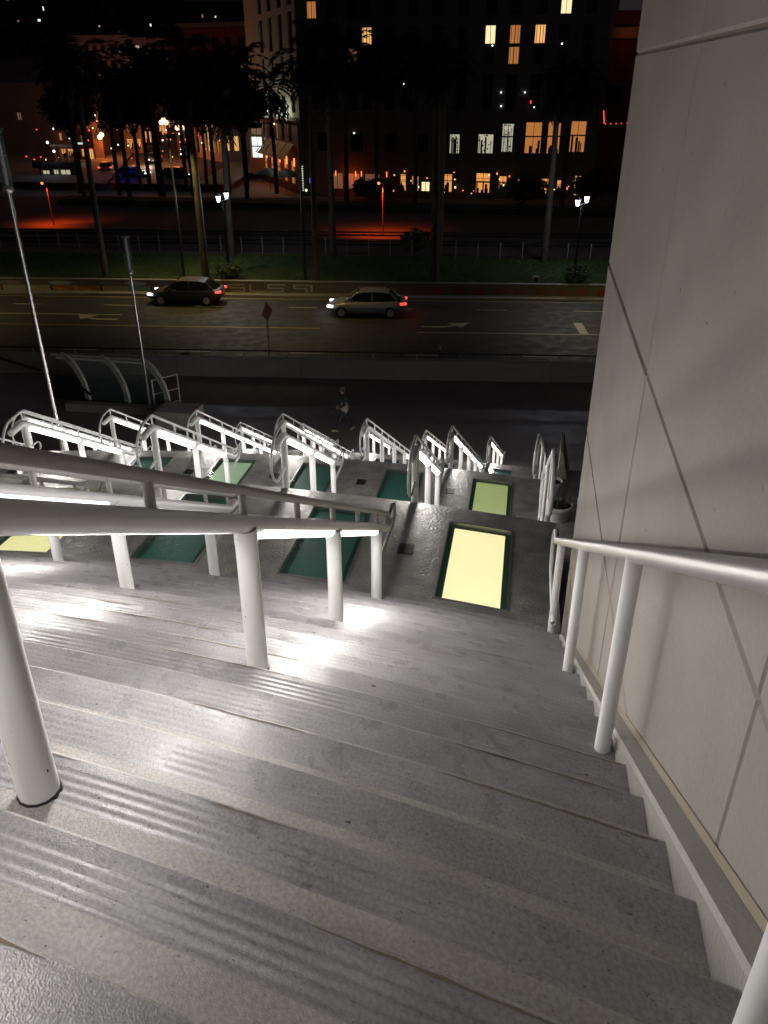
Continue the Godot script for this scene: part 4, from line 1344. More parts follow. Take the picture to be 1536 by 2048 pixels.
	obj("light_string", MB.new().tube(spiral, 0.028, 0.028, 5, 0), glow(Color(0.9, 0.95, 0.75), 0.9), wrapped)
	bulb("ground_spotlight", V(-25.3, 0.95, -95.0), 0.14, glow(Color(0.8, 1.0, 0.5), 1.6), "greenish ground light at the foot of the wrapped trunk", "lamp")
	tag(obj("blue_lit_screen", MB.new().box(V(-24.6, 2.0, -95.0), V(0.55, 0.5, 0.1)), M.win_blue), "small deep blue lit panel right of the wrapped trunk", "screen")
	# building at the right end with red string lights
	var r := thing("terrace_building", "dark red building with a lit balcony strip at the right by the stone wall", "building")
	facade(r, V(20.2, 0, -100.0), V(40.0, 0, -100.0), 0.0, 21.0, [[1.0, 9.0, 3.0, 11.0, "dark"], [4.0, 9.0, 6.0, 11.0, "dark"]], M.red_build)
	facade(r, V(6.5, 0, -108.0), V(20.0, 0, -108.0), 0.0, 19.0, [[1.0, 9.6, 3.2, 11.6, "dark"]], M.red_build)
	obj("balcony_strip", MB.new().box(V(9.0, 16.8, -107.6), V(6.0, 1.1, 0.6)), M.cream, r)
	omni("balcony_light", V(9.5, 16.6, -105.8), Color(1.0, 0.5, 0.2), 0.16, 0.1, r)
	var str_ := thing("string_lights", "red string lights hanging in a row beside the stone wall edge", "string lights")
	obj("cable", MB.new().tube(PackedVector3Array([V(7.2, 9.2, -97.0), V(7.0, 7.9, -97.0), V(10.8, 8.0, -97.0), V(14.0, 8.3, -97.0)]), 0.012), M.dark_metal, str_)
	for k in 7: obj("string_bulb", MB.new().lathe([[0.001, 0], [0.06, 0.05], [0.06, 0.14], [0.001, 0.2]], V(7.25 - 0.03 * k, 7.95 + 0.18 * k, -97.0), 6), M.bulb_red, str_)
	for k in 12: obj("string_bulb", MB.new().lathe([[0.001, 0], [0.05, 0.04], [0.05, 0.12], [0.001, 0.16]], V(7.4 + 0.55 * k, 7.85 + 0.02 * k, -97.0), 6), M.bulb_red, str_)
	# street running away from us on the left
	var st := MB.new()
	st.quad(V(-52, 0.78, -100), V(-40.5, 0.78, -100), V(-52.5, 4.6, -190), V(-84, 4.6, -190))
	struct("city_street_road", st, M.asphalt)
	var pav := MB.new()
	pav.quad(V(-40.5, 0.86, -100), V(-36, 0.86, -100), V(-46, 4.7, -190), V(-52.5, 4.7, -190))
	pav.quad(V(-90, 0.82, -99), V(-52, 0.82, -99), V(-84, 4.64, -190), V(-130, 4.64, -190))
	struct("city_pavement", pav, M.grey_concrete)
	# shop building with orange brick and cream ground floor
	var y := thing("corner_shop_building", "orange brick building over a cream ground floor with tall lit windows", "building")
	facade(y, V(-52.3, 0, -128.0), V(-44.5, 0, -121.0), 1.2, 6.9, [[2.2, 2.6, 3.2, 6.2, "dark"], [5.6, 2.9, 6.6, 6.3, "warm"], [7.3, 2.9, 8.0, 6.0, "warm"], [8.6, 2.9, 9.3, 6.0, "warm"]], M.cream, "ground_floor_wall")
	facade(y, V(-52.3, 0, -128.0), V(-44.5, 0, -121.0), 6.9, 12.5, [[1.5, 8.0, 2.8, 10.8, "dark"], [4.6, 8.0, 5.9, 10.8, "dark"], [7.6, 8.0, 8.9, 10.8, "dark"]], M.red_build, "upper_wall")
	facade(y, V(-44.5, 0, -121.0), V(-40.6, 0, -121.0), 1.0, 6.0, [[0.3, 3.2, 1.1, 5.2, "warm"], [1.7, 3.2, 2.5, 5.2, "warm"]], M.rose, "annex_wall")
	facade(y, V(-40.6, 0, -121.0), V(-37.4, 0, -119.5), 1.0, 7.0, [], M.rose, "annex_side_wall")
	obj("cornice", MB.new().box(V(-48.4, 6.95, -124.2), V(10.6, 0.3, 0.5), Basis(Vector3.UP, -0.73)), M.cream, y)
	# bright white shop opening
	var ki := thing("bright_kiosk", "glaring white lit shop front beside the hotel corner", "shop")
	facade(ki, V(-37.6, 0, -112.5), V(-35.3, 0, -112.0), 1.0, 7.4, [[0.3, 3.0, 2.0, 5.6, "white"], [0.3, 5.8, 2.0, 6.8, "dim"]], M.cream)
	# low buildings at the left
	var l := thing("left_street_building", "dim brown building with two orange lit windows left of the street", "building")
	facade(l, V(-84.0, 0, -126.0), V(-64.6, 0, -124.0), 0.8, 12.0, [[12.1, 6.9, 13.2, 8.4, "drape"], [14.0, 7.3, 14.6, 8.3, "dark"], [15.6, 7.2, 17.3, 8.8, "room"], [12.3, 4.7, 13.3, 5.8, "dark"], [13.8, 4.7, 14.7, 5.8, "dark"], [5.0, 6.9, 5.9, 8.0, "dim"], [16.3, 4.9, 17.4, 6.6, "dim"]], M.rose)
	facade(l, V(-64.6, 0, -124.0), V(-76.0, 0, -168.0), 0.8, 11.0, [], M.tower, "side_wall")
	var po := thing("station_pavilion", "small pale pavilion with columns and lit windows at the far left", "building", V(0, 0, 0))
	facade(po, V(-64.9, 0, -106.0), V(-59.2, 0, -106.0), 0.7, 1.9, [[0.3, 0.9, 1.4, 1.6, "pale"], [1.9, 0.9, 2.7, 1.7, "pale"], [2.9, 0.9, 4.4, 1.7, "pale"]], M.cream)
	obj("roof", MB.new().box(V(-62.0, 2.3, -106.5), V(6.4, 0.7, 3.0)), M.black, po)
	for k in 4: obj("column", MB.new().tube(PackedVector3Array([V(-63.0 + 0.9 * k, 2.65, -107.5), V(-63.1 + 0.9 * k, 4.4, -107.5)]), 0.07, 0.07, 8), M.paint, po)
	obj("entablature", MB.new().box(V(-61.7, 4.55, -107.6), V(3.4, 0.3, 1.4)), M.cream, po)
	for e in [[-62.9, 5.0, "upper"], [-62.2, 3.95, "lower"]]: bulb("pavilion_lamp", V(e[0], e[1], -105.8), 0.16, M.bulb_white, "small bluish white lamp at the pavilion, the %s one" % e[2], "lamp")
	omni("pavilion_light", V(-62.2, 3.5, -104.4), Color(0.9, 0.9, 1.0), 0.6, 0.1)
	# pale rose hotel block farther back
	var w := thing("rose_hotel_block", "long rose coloured block with rows of small dark windows in the distance", "building")
	wins = []
	for k in 11:
		var s := 2.2 + 2.2 * k
		for e in [[18.4, 0], [15.5, 1], [12.6, 2], [9.4, 3]]:
			var kind := "dark"
			if e[1] == 0 and k in [5, 7]: kind = "pale"
			if e[1] == 1 and k == 6: kind = "cream"
			if e[1] == 2 and k == 2: kind = "warm"
			wins.append([s - 0.55, e[0], s + 0.55, e[0] + 1.5, kind])
	facade(w, V(-109.0, 0, -200.0), V(-84.0, 0, -198.0), 3.0, 21.4, wins, M.rose)
	obj("parapet", MB.new().box(V(-101.0, 21.7, -199.4), V(15.0, 0.6, 0.8)), M.rose, w)
	facade(w, V(-84.0, 0, -198.0), V(-80.0, 0, -206.0), 3.0, 21.0, [], M.rose, "side_wall")
	var br := thing("cornice_building", "dark brick building with a heavy cornice and pale framed windows behind the palms", "building")
	wins = []
	for k in 6:
		var s := 2.0 + 2.9 * k
		wins.append([s - 0.7, 18.2, s + 0.7, 19.9, "dark"])
		wins.append([s - 0.7, 14.6, s + 0.7, 16.9, "dim" if k == 5 else "dark"])
		wins.append([s - 0.7, 10.6, s + 0.7, 12.9, "dark"])
	facade(br, V(-72.5, 0, -172.0), V(-54.0, 0, -168.0), 3.0, 21.6, wins, M.red_build)
	obj("cornice", MB.new().box(V(-63.2, 21.9, -169.6), V(19.6, 0.7, 1.4), Basis(Vector3.UP, -0.213)), M.rose, br)
	# towers on the hill
	var k2 := 0
	for e in [[-196.0, -300.0, 30.0, 62.0, "far dark tower at the left edge with scattered window lights"], [-168.0, -330.0, 26.0, 70.0, "far dark tower second from the left with a lit top window"], [-138.0, -340.0, 30.0, 40.0, "far dark block in the middle of the hill with a few lights"], [-112.0, -320.0, 28.0, 33.0, "low far block behind the rose hotel with tiny lights"], [-92.0, -300.0, 26.0, 44.0, "far dark tower behind the cornice building with sparse lights"]]:
		var t := thing("distant_tower", e[4], "building")
		wins = []
		for n in int(e[2] / 2.6) - 1:
			for m in 14:
				var wy: float = 6.0 + m * 3.2
				if wy > e[3] - 3: break
				var q := rng.randf()
				var kind: String = "dark" if q < 0.9 else ["warm", "cream", "white", "pale", "amber"][rng.randi() % 5]
				if kind == "dark" and (n + m) % 2: continue
				wins.append([1.4 + n * 2.6, wy, 1.4 + n * 2.6 + (1.5 if kind == "dark" else rng.randf_range(0.5, 1.2)), wy + (1.8 if kind == "dark" else rng.randf_range(0.5, 1.3)), kind])
		facade(t, V(e[0], 0, e[1]), V(e[0] + e[2], 0, e[1]), 0.0, e[3], wins, M.tower)
		facade(t, V(e[0] + e[2], 0, e[1]), V(e[0] + e[2] + 3, 0, e[1] - 20), 0.0, e[3], [], M.tower, "side_wall")
		k2 += 1
	var hill := MB.new()  # dark slope added to hide the night sky between the towers
	hill.quad(V(-420, 2.0, -185), V(-50, 2.0, -185), V(-10, 75.0, -620), V(-620, 75.0, -620))
	struct("sky_cover_hill", hill, M.tower)
	# globe lamps of the street
	var gl := 0
	for e in [[-59.5, 7.2, -125.0, 3, "farthest up the street"], [-54.6, 6.75, -124.6, 3, "in the middle of the street"], [-51.0, 6.2, -121.8, 4, "nearest the cream shop"], [-64.1, 4.75, -123.2, 2, "left of the street by the traffic lights"]]:
		var t := thing("globe_lamp", "amber globe street lamp cluster %s" % e[4], "street lamp", V(e[0], 0, e[2]), 0, "amber globe lamps along the street")
		obj("pole", MB.new().tube(PackedVector3Array([V(0, 0.8, 0), V(0, e[1] - 0.2, 0)]), 0.08, 0.05, 8), M.dark_metal, t)
		for j in e[3]:
			var p := V(-0.42 + 0.36 * j, e[1] + (0.36 if j == e[3] / 2 else 0.0), 0)
			obj("globe_lamp_bulb", MB.new().lathe([[0.001, -0.36], [0.25, -0.25], [0.36, 0], [0.25, 0.25], [0.001, 0.36]], p, 10), M.bulb_amber, t)
			obj("globe_arm", MB.new().tube(PackedVector3Array([V(0, e[1] - 0.5, 0), p - V(0, 0.22, 0)]), 0.02), M.dark_metal, t)
		omni("globe_light", V(0, e[1] - 0.1, 0.8), Color(1.0, 0.48, 0.18), 8.0, 0.2, t)
		gl += 1
	for q in [[-103.0, 11.5, -192.0, "in front of the rose block, left one"], [-90.0, 11.0, -190.0, "in front of the rose block, right one"], [-66.0, 12.0, -160.0, "in front of the cornice building"]]:
		bulb("hill_street_lamp", V(q[0], q[1], q[2]), 0.3, M.bulb_amber, "small warm street lamp far back " + q[3], "street lamp")
		omni("hill_lamp_light", V(q[0], q[1], q[2] + 0.9), Color(1.0, 0.66, 0.52), 4.0 if q[0] > -70 else 10.0, 0.2)
	bulb("wall_light", V(-46.2, 7.4, -121.2), 0.2, M.bulb_amber, "square amber wall light on the corner shop building", "lamp")
	for e in [[-60.1, 6.2, "upper"], [-60.45, 4.95, "middle"], [-62.3, 3.75, "lower left"], [-60.2, 3.8, "lower right"]]: bulb("traffic_signal_lamp", V(e[0], e[1], -112.0), 0.14, M.bulb_red, "red traffic light at the left street corner, the %s one" % e[2], "traffic light")
	for e in [[-70.2, 2.8, "left"], [-68.0, 2.75, "right"]]: bulb("warning_light", V(e[0], e[1], -112.0), 0.11, M.bulb_red, "small red light left of the pavilion, the %s one" % e[2], "lamp")
	tag(obj("lit_shop_sign", MB.new().box(V(-63.7, 4.3, -116.0), V(1.5, 0.26, 0.1)), glow(Color(0.7, 1.0, 0.9), 0.5)), "small pale green lit strip sign under the red lights", "sign")
	var line := thing("street_light_string", "sagging string of tiny amber bulbs across the street", "string lights")
	var cable := PackedVector3Array()
	for k in 9:
		var p := V(-58.0 + 1.0 * k, 5.9 - 0.11 * k - 0.06 * (4 - absf(k - 4)), -126.0)
		cable.append(p + V(0, 0.05, 0))
		obj("string_bulb", MB.new().box(p, V(0.16, 0.06, 0.06)), M.bulb_orange, line)
	obj("cable", MB.new().tube(cable, 0.012, 0.012, 5), M.dark_metal, line)

func build_street_lights() -> void:
	rng.seed = 77
	# small shops and signs up the street, each a lit front
	var k := 0
	var shops := []
	var names := ["farthest left", "left of the crossing", "by the street mouth", "halfway up the street", "high up the street", "behind the globe lamps", "at the end of the street", "between the palms at right", "beside the corner shop"]
	for e in [[-70.5, -123.4, 1.5, 2.6, 1.0], [-66.3, -121.9, 1.3, 2.4, 1.6], [-63.0, -131.0, 1.6, 3.4, 1.5], [-66.0, -143.0, 2.4, 3.8, 1.8], [-69.0, -153.0, 2.8, 4.4, 1.6], [-60.0, -148.0, 1.8, 4.2, 1.3], [-73.0, -165.0, 4.0, 5.0, 1.4], [-57.6, -140.0, 1.6, 3.4, 1.2], [-55.0, -133.0, 1.4, 3.0, 1.1]]:
		var o := thing("amber_shop", "small amber lit shop front %s" % names[k], "shop")
		var w: float = e[2]
		facade(o, V(e[0] - w, 0, e[1]), V(e[0] + w, 0, e[1]), 0.8, e[3] + 3.6, [[w * 0.25, e[3] - e[4] * 0.5, w * 0.95, e[3] + e[4] * 0.5, "shop"], [w * 1.1, e[3] - e[4] * 0.5, w * 1.8, e[3] + e[4] * 0.5, "warm" if k % 2 else "shop"], [w * 0.4, e[3] + 1.6, w * 0.8, e[3] + 2.7, "dim" if k % 3 else "amber"], [w * 1.2, e[3] + 1.6, w * 1.6, e[3] + 2.7, "dark"]], M.red_build if k % 2 else M.cream)
		shops.append(o)
		k += 1
	for q in 46:
		# glowing dots for bulbs along the fronts and glints on parked cars
		var t := rng.randf()
		obj("bulb_and_glint", MB.new().box(V(lerpf(-72.0, -46.0, t) + rng.randf_range(-1.5, 1.5), rng.randf_range(1.2, 6.4), rng.randf_range(-126.0, -113.0)), V(rng.randf_range(0.06, 0.2), rng.randf_range(0.06, 0.22), 0.06)), [M.bulb_amber, M.bulb_orange, M.bulb_orange, M.bulb_white, M.bulb_red][q % 5], shops[q % 9])
	var spots := [[-72.0, 7.9, -124.0], [-64.9, 7.7, -123.5], [-64.7, 6.9, -123.5], [-64.4, 6.1, -123.5], [-57.2, 5.7, -126.0], [-46.6, 6.4, -122.4], [-47.6, 6.4, -123.3], [-49.2, 6.3, -124.8], [-61.2, 2.4, -112.5], [-59.0, 1.6, -111.0], [-49.0, 2.2, -117.0], [-47.2, 2.0, -116.0]]
	for q in spots.size():  # some of these glowing dots stand in for glints on cars
		obj("bulb_and_glint", MB.new().lathe([[0.001, -0.12], [0.1, -0.06], [0.1, 0.06], [0.001, 0.12]], V(spots[q][0], spots[q][1], spots[q][2]), 8), M.bulb_amber if q % 3 else M.bulb_orange, shops[[0, 1, 1, 1, 7, 8, 8, 8, 1, 7, 8, 8][q]])

# ---------------------------------------------------------------- cars
func car(label: String, paint: Material, at: Vector3, turn: float) -> Node3D:
	# local +x is forward
	var o := thing("car", label, "car", at, turn)
	var stations := [[-2.2, 0.62, 0.50, 0.78], [-2.1, 0.80, 0.36, 0.92], [-1.7, 0.86, 0.27, 0.95], [-1.0, 0.89, 0.24, 0.93], [0.0, 0.90, 0.23, 0.91], [0.9, 0.89, 0.23, 0.90], [1.4, 0.87, 0.25, 0.84], [1.9, 0.80, 0.30, 0.74], [2.15, 0.64, 0.38, 0.62], [2.22, 0.48, 0.44, 0.56]]
	var rows := []
	for s in stations:
		var ring := PackedVector3Array()
		var wd: float = s[1]
		var lo: float = s[2]
		var hi: float = s[3]
		for p in [[0.0, lo], [0.8, lo], [0.97, lo + 0.08], [1.0, lerpf(lo, hi, 0.5)], [0.97, hi - 0.12], [0.88, hi - 0.02], [0.0, hi], [-0.88, hi - 0.02], [-0.97, hi - 0.12], [-1.0, lerpf(lo, hi, 0.5)], [-0.97, lo + 0.08], [-0.8, lo], [0.0, lo]]:
			ring.append(V(s[0], p[1], p[0] * wd))
		rows.append(ring)
	var body := MB.new().grid(rows, true)
	for e in [0, rows.size() - 1]:
		for k in 12:
			if e == 0: body.tri(V(stations[0][0], 0.64, 0), rows[0][k], rows[0][k + 1])
			else: body.tri(V(stations[e][0], 0.5, 0), rows[e][k + 1], rows[e][k])
	obj("body", body, paint, o)
	var cab := []
	for s in [[-1.95, 0.60, 0.93], [-1.25, 0.64, 1.36], [-0.9, 0.65, 1.42], [0.1, 0.65, 1.42], [0.35, 0.64, 1.38], [1.2, 0.60, 0.90]]:
		var ring := PackedVector3Array()
		for p in [[1.2, 0.86], [1.0, s[2] - 0.03], [0.8, s[2]], [-0.8, s[2]], [-1.0, s[2] - 0.03], [-1.2, 0.86]]:
			ring.append(V(s[0], p[1], p[0] * s[1]))
		cab.append(ring)
	obj("cabin_glass", MB.new().grid(cab, true), M.dark_glass, o)
	var roof := []
	for s in [[-1.28, 1.355], [-0.9, 1.432], [0.1, 1.432], [0.4, 1.375]]:
		var ring := PackedVector3Array()
		for z in [0.66, 0.5, -0.5, -0.66]: ring.append(V(s[0], s[1] - (0.035 if absf(z) > 0.6 else 0.0), z))
		roof.append(ring)
	obj("roof", MB.new().grid(roof, true), paint, o)
	for z in [-1, 1]:
		for pil in [[-0.35, -0.35], [-1.32, -1.75], [0.42, 1.1]]:
			obj("pillar", MB.new().tube(PackedVector3Array([V(pil[0], 1.38, z * 0.65), V(pil[1], 0.9, z * 0.745)]), 0.035, 0.035, 6), paint, o)
		for x in [-1.38, 1.36]:
			var wheel := Node3D.new()
			put(wheel, "wheel", o)
			obj("tyre", MB.new().tube(PackedVector3Array([V(x, 0.32, z * 0.70), V(x, 0.32, z * 0.90)]), 0.32, 0.32, 20), M.rubber, wheel)
			obj("rim", MB.new().tube(PackedVector3Array([V(x, 0.32, z * 0.89), V(x, 0.32, z * 0.908)]), 0.2, 0.2, 12), M.galv, wheel)
		obj("headlight", MB.new().box(V(1.99, 0.63, z * 0.72), V(0.34, 0.11, 0.16), Basis(Vector3.UP, z * 0.42)), M.bulb_white, o)
		obj("taillight", MB.new().box(V(-2.06, 0.80, z * 0.72), V(0.36, 0.12, 0.16), Basis(Vector3.UP, -z * 0.30)), M.bulb_red, o)
		obj("mirror", MB.new().box(V(0.75, 0.95, z * 0.98), V(0.1, 0.12, 0.16)), paint, o)
	obj("number_plate", MB.new().box(V(-2.21, 0.66, 0), V(0.02, 0.11, 0.5)), M.paint, o)
	return o

func build_cars() -> void:
	var silver := mat(Color(0.26, 0.27, 0.29), 0.35, 0.2)
	var dark := mat(Color(0.022, 0.025, 0.032), 0.35, 0.2)
	silver.clearcoat_enabled = true; dark.clearcoat_enabled = true
	var one := car("silver sedan driving left in the nearer lane with its lights on", silver, road(-3.4, 44.9, 0.004), ROAD_TURN + PI)
	omni("tail_glow_light", V(-2.6, 0.7, 0.7), Color(1.0, 0.06, 0.10), 0.05, 0.08, one)
	omni("head_glow_light", V(2.6, 0.6, 0.7), Color(0.9, 0.93, 1.0), 0.06, 0.08, one)
	var two := car("dark sedan driving left in the farther lane near the painted wall", dark, road(-14.3, 47.2, 0.004), ROAD_TURN + PI)
	omni("tail_glow_light", V(-2.6, 0.75, 0.7), Color(1.0, 0.06, 0.05), 0.04, 0.08, two)
	# street traffic far away
	var spots := [[-54.6, 1.62, -120.0, -1.25, "oncoming car with glaring headlights on the wet looking street"], [-58.2, 1.0, -112.0, 1.9, "dark car with a red tail light at the street crossing"], [-51.6, 0.95, -106.0, 0.1, "dark blue lit car crossing below the oncoming headlights"], [-45.4, 0.95, -106.0, 0.0, "dark car standing right of the street mouth"], [-56.5, 2.6, -137.0, -1.2, "parked car in the row at the right kerb, farthest up the street"], [-54.2, 2.3, -131.0, -1.2, "parked car in the row at the right kerb, middle of the row"], [-52.2, 2.0, -126.0, -1.2, "parked car in the row at the right kerb, nearest"]]
	for s in spots: copy(two, "car", V(s[0], s[1] - 0.1, s[2]), s[3], s[4], "")
	omni("headlight_pool_light", V(-54.0, 2.3, -116.0), Color(1.0, 0.86, 0.7), 7.0, 0.1)
	omni("blue_glow_light", V(-51.6, 2.9, -104.5), Color(0.1, 0.25, 1.0), 0.9, 0.1)

# ---------------------------------------------------------------- curved glass canopy at the left of the plaza
func build_canopy() -> void:
	var o := thing("glass_canopy", "low curved canopy of arched ribs and dark glass on the plaza at the left", "canopy")
	var dir := V(0.86, 0, 0.5)
	var arch := func(k: float, j: int, m: int, r: float) -> Vector3:
		var a := PI * 0.5 * j / m
		return V(-14.55 - 1.72 * k, 0.35, -28.4 - 0.06 * k) + dir * (sin(a) * 1.55 * r) + V(0, cos(a) * 1.6 * r, 0)
	for k in 3:
		for r in [1.0, 0.86]:
			var pts := PackedVector3Array()
			for j in 13: pts.append(arch.call(float(k), j, 12, r))
			obj("rib", MB.new().tube(pts, 0.065, 0.065, 8), M.green_steel, o)
		for j in 7:
			obj("rib_web", MB.new().tube(PackedVector3Array([arch.call(float(k), j * 2, 12, 1.0), arch.call(float(k), j * 2, 12, 0.86)]), 0.035, 0.035, 6), M.green_steel, o)
	for j in [0, 2]:
		obj("purlin", MB.new().tube(PackedVector3Array([arch.call(-0.05, j, 12, 0.95), arch.call(2.3, j, 12, 0.95)]), 0.05), M.green_steel, o)
	for k in 2:
		var rows := []
		for j in 13: rows.append(PackedVector3Array([arch.call(k + 0.06, j, 12, 0.97), arch.call(k + 0.94, j, 12, 0.97)]))
		obj("glass_panel", MB.new().grid(rows), M.glass, o)
	obj("plinth", MB.new().box(V(-15.2, 0.16, -27.5), V(4.6, 0.32, 0.35), Basis(Vector3.UP, 0.03)), M.grey_concrete, o)
	obj("back_wall", MB.new().box(V(-16.2, 0.5, -28.6), V(5.0, 1.0, 0.2)), M.dark_metal, o)
	var g := thing("plaza_gate", "small grey railing gate at the right end of the curved canopy", "gate", V(-13.9, 0, -27.7), 0.9)
	for x in [0.0, 1.1]: obj("gate_post", MB.new().tube(PackedVector3Array([V(x, 0, 0), V(x, 1.35, 0)]), 0.03), M.green_steel, g)
	for y in [0.25, 0.75, 1.32]: obj("gate_bar", MB.new().tube(PackedVector3Array([V(0, y, 0), V(1.1, y, 0)]), 0.022), M.green_steel, g)
	tag(obj("concrete_plinth", MB.new().box(V(-12.4, 0.35, -26.6), V(1.5, 0.7, 1.1)), M.stucco), "pale concrete block right of the curved canopy", "block")
	tag(obj("long_handrail", MB.new().tube(PackedVector3Array([V(-24.0, 1.6, -30.0), V(-17.4, 1.05, -28.0), V(-16.4, 0.7, -27.4)]), 0.05), M.dark_metal), "dark handrail running left from the curved canopy", "handrail")

# ---------------------------------------------------------------- the walker
# bones [a, b, ra, rb, colour]; meshes their smooth union as surface nets into mb
func nets(bones: Array, cell: float, blend: float, mb: MB) -> void:
	var lo := Vector3(1e9, 1e9, 1e9)
	var hi := -lo
	for bn in bones:
		for e in 2:
			lo = lo.min(bn[e] - Vector3.ONE * (bn[2 + e] + cell * 2.5)); hi = hi.max(bn[e] + Vector3.ONE * (bn[2 + e] + cell * 2.5))
	var n := Vector3i(((hi - lo) / cell).ceil()) + Vector3i.ONE
	var f := PackedFloat32Array()
	f.resize(n.x * n.y * n.z)
	f.fill(1.0)
	for bn in bones:
		var m: float = maxf(bn[2], bn[3]) + cell * 2.2 + blend
		var b0: Vector3i = Vector3i(((bn[0].min(bn[1]) - Vector3.ONE * m - lo) / cell).floor()).clamp(Vector3i.ZERO, n - Vector3i.ONE)
		var b1: Vector3i = Vector3i(((bn[0].max(bn[1]) + Vector3.ONE * m - lo) / cell).ceil()).clamp(Vector3i.ZERO, n - Vector3i.ONE)
		var ab: Vector3 = bn[1] - bn[0]
		var l2 := maxf(ab.length_squared(), 1e-9)
		for z in range(b0.z, b1.z + 1):
			for y in range(b0.y, b1.y + 1):
				for x in range(b0.x, b1.x + 1):
					var p := lo + Vector3(x, y, z) * cell
					var t := clampf((p - bn[0]).dot(ab) / l2, 0, 1)
					var d: float = p.distance_to(bn[0] + ab * t) - lerpf(bn[2], bn[3], t)
					var k := (z * n.y + y) * n.x + x
					var q := f[k]
					var hh := clampf(0.5 + 0.5 * (q - d) / blend, 0, 1)
					f[k] = lerpf(q, d, hh) - blend * hh * (1 - hh)
	var at := {}
	var steps := [Vector3i(1, 0, 0), Vector3i(0, 1, 0), Vector3i(0, 0, 1)]
	var corner := [Vector3i(0, 0, 0), Vector3i(1, 0, 0), Vector3i(0, 1, 0), Vector3i(1, 1, 0), Vector3i(0, 0, 1), Vector3i(1, 0, 1), Vector3i(0, 1, 1), Vector3i(1, 1, 1)]
	var edges := [[0, 1], [2, 3], [4, 5], [6, 7], [0, 2], [1, 3], [4, 6], [5, 7], [0, 4], [1, 5], [2, 6], [3, 7]]
	for z in n.z - 1:
		for y in n.y - 1:
			for x in n.x - 1:
				var vals := PackedFloat32Array()
				var inside := 0
				for c in corner:
					var q := f[((z + c.z) * n.y + y + c.y) * n.x + x + c.x]
					vals.append(q)
					if q < 0: inside += 1
				if inside == 0 or inside == 8: continue
				var sum := Vector3.ZERO
				var cnt := 0
				for e in edges:
					if (vals[e[0]] < 0) != (vals[e[1]] < 0):
						var t: float = vals[e[0]] / (vals[e[0]] - vals[e[1]])
						sum += Vector3(corner[e[0]]).lerp(Vector3(corner[e[1]]), t); cnt += 1
				var g := Vector3(vals[1] + vals[3] + vals[5] + vals[7] - vals[0] - vals[2] - vals[4] - vals[6], vals[2] + vals[3] + vals[6] + vals[7] - vals[0] - vals[1] - vals[4] - vals[5], vals[4] + vals[5] + vals[6] + vals[7] - vals[0] - vals[1] - vals[2] - vals[3])
				var p := lo + (Vector3(x, y, z) + sum / cnt) * cell
				var best := 1e9
				for bn in bones:
					var ab: Vector3 = bn[1] - bn[0]
					var t := clampf((p - bn[0]).dot(ab) / maxf(ab.length_squared(), 1e-9), 0, 1)
					var d: float = p.distance_to(bn[0] + ab * t) - lerpf(bn[2], bn[3], t)
					if d < best: best = d; mb.col = bn[4]
				at[Vector3i(x, y, z)] = mb.vert(p, g.normalized())
	for z in range(1, n.z - 1):
		for y in range(1, n.y - 1):
			for x in range(1, n.x - 1):
				var c := Vector3i(x, y, z)
				var v0 := f[(z * n.y + y) * n.x + x]
				for a in 3:
					var e: Vector3i = c + steps[a]
					var v1 := f[(e.z * n.y + e.y) * n.x + e.x]
					if (v0 < 0) == (v1 < 0): continue
					var s1: Vector3i = steps[(a + 1) % 3]
					var s2: Vector3i = steps[(a + 2) % 3]
					var q0: int = at[c - s1 - s2]
					var q1: int = at[c - s2]
					var q2: int = at[c]
					var q3: int = at[c - s1]
					if v0 < 0: mb.i.append_array(PackedInt32Array([q0, q2, q1, q0, q3, q2]))
					else: mb.i.append_array(PackedInt32Array([q0, q1, q2, q0, q2, q3]))

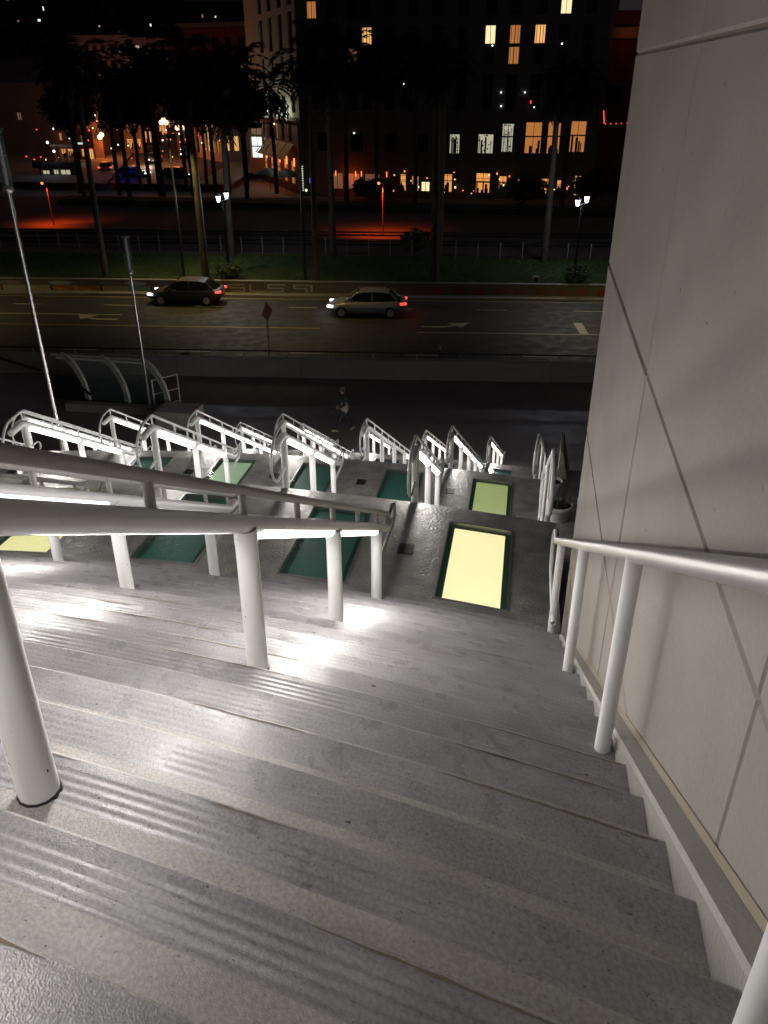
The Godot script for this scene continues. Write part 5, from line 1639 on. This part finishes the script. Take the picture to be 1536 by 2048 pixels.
func build_person() -> void:
	var o := thing("person", "person in a dark hooded top and light waist layer walking left across the plaza", "person", V(-6.11, 0.0, -27.08), 0.1)
	var jacket := Color(0.03, 0.022, 0.028)
	var pants := Color(0.03, 0.035, 0.05)
	var layer := Color(0.36, 0.30, 0.22)
	var skin := Color(0.42, 0.26, 0.18)
	var hair := Color(0.09, 0.085, 0.09)
	var shoe := Color(0.40, 0.33, 0.24)
	var bones := [
		[V(0.01, 0.92, 0.06), V(0.01, 0.92, -0.06), 0.135, 0.135, layer], [V(0.0, 1.02, 0), V(-0.02, 1.12, 0), 0.135, 0.13, layer], [V(0.0, 0.84, 0), V(0, 0.9, 0), 0.14, 0.14, layer],
		[V(-0.02, 1.16, 0), V(-0.04, 1.34, 0), 0.125, 0.14, jacket], [V(-0.04, 1.38, 0.13), V(-0.04, 1.38, -0.13), 0.07, 0.07, jacket], [V(-0.05, 1.42, 0), V(-0.06, 1.52, 0), 0.065, 0.05, skin],
		[V(-0.07, 1.59, 0), V(-0.065, 1.65, 0), 0.078, 0.085, skin], [V(-0.045, 1.62, 0), V(-0.04, 1.66, 0), 0.088, 0.092, hair], [V(-0.155, 1.585, 0), V(-0.15, 1.60, 0), 0.014, 0.012, skin],
		[V(0.0, 0.88, 0.085), V(-0.20, 0.50, 0.09), 0.088, 0.058, pants], [V(-0.20, 0.50, 0.09), V(-0.30, 0.12, 0.09), 0.056, 0.042, pants], [V(-0.28, 0.05, 0.09), V(-0.47, 0.045, 0.10), 0.046, 0.036, shoe],
		[V(0.0, 0.88, -0.085), V(0.06, 0.48, -0.09), 0.088, 0.058, pants], [V(0.06, 0.48, -0.09), V(0.28, 0.16, -0.09), 0.056, 0.042, pants], [V(0.31, 0.12, -0.09), V(0.20, 0.035, -0.09), 0.044, 0.034, shoe],
		[V(-0.04, 1.38, 0.17), V(0.03, 1.12, 0.21), 0.058, 0.046, jacket], [V(0.03, 1.12, 0.21), V(-0.13, 1.0, 0.19), 0.044, 0.034, jacket], [V(-0.13, 1.0, 0.19), V(-0.17, 0.985, 0.18), 0.026, 0.03, skin],
		[V(-0.04, 1.38, -0.17), V(-0.12, 1.12, -0.21), 0.058, 0.046, jacket], [V(-0.12, 1.12, -0.21), V(-0.27, 0.95, -0.18), 0.044, 0.034, jacket], [V(-0.27, 0.95, -0.18), V(-0.30, 0.91, -0.18), 0.026, 0.03, skin]]
	var mb := MB.new()
	mb.colored = true
	nets(bones, 0.018, 0.03, mb)
	for hand in [[V(-0.17, 0.985, 0.18), V(-1, -0.25, 0)], [V(-0.30, 0.91, -0.18), V(-0.5, -1, 0)]]:
		var f: Vector3 = hand[1].normalized()
		var s := V(0, 0, 1)
		var up := f.cross(s)
		var p: Vector3 = hand[0]
		var fingers := [[p, p + f * 0.055, 0.024, 0.026, skin], [p + s * 0.02, p + s * 0.045 + f * 0.05 + up * 0.01, 0.011, 0.009, skin]]
		for k in 4:
			var root := p + f * 0.055 + s * (0.024 - 0.016 * k)
			var mid := root + f * (0.034 if k != 3 else 0.026) - up * 0.008
			fingers.append([root, mid, 0.009, 0.0085, skin])
			fingers.append([mid, mid + f * 0.026 - up * 0.018, 0.0085, 0.008, skin])
		nets(fingers, 0.006, 0.006, mb)
	var m := mat(Color.WHITE, 0.8)
	m.vertex_color_use_as_albedo = true
	obj("body", mb, m, o)

func _ready() -> void:
	rng.seed = 20240
	# camera
	var cam := Camera3D.new()
	cam.name = "camera"
	add_child(cam)
	cam.position = V(0, EYE, 0)
	cam.rotation = Vector3(-deg_to_rad(28.1), deg_to_rad(9.7), 0)
	cam.fov = 65.56
	cam.near = 0.05
	cam.far = 1200.0
	cam.current = true
	# night sky and exposure
	var sky_mat := ProceduralSkyMaterial.new()
	sky_mat.sky_top_color = Color(0.0115, 0.0102, 0.0115).linear_to_srgb()
	sky_mat.sky_horizon_color = Color(0.012, 0.0102, 0.0102).linear_to_srgb()
	sky_mat.ground_bottom_color = Color(0.001, 0.001, 0.001).linear_to_srgb()
	sky_mat.ground_horizon_color = Color(0.003, 0.0025, 0.0025).linear_to_srgb()
	var env := Environment.new()
	env.background_mode = Environment.BG_SKY
	env.sky = Sky.new()
	env.sky.sky_material = sky_mat
	env.tonemap_mode = Environment.TONE_MAPPER_LINEAR
	env.tonemap_exposure = 1.35
	env.sdfgi_enabled = true
	env.ssao_enabled = true
	env.ssil_enabled = true
	var we := WorldEnvironment.new()
	we.name = "world_environment"
	we.environment = env
	add_child(we)
	make_materials()
	build_stairs()
	build_wall_side()
	build_ground()
	build_lamps()
	build_plants()
	build_city()
	build_street_lights()
	build_cars()
	build_canopy()
	build_person()
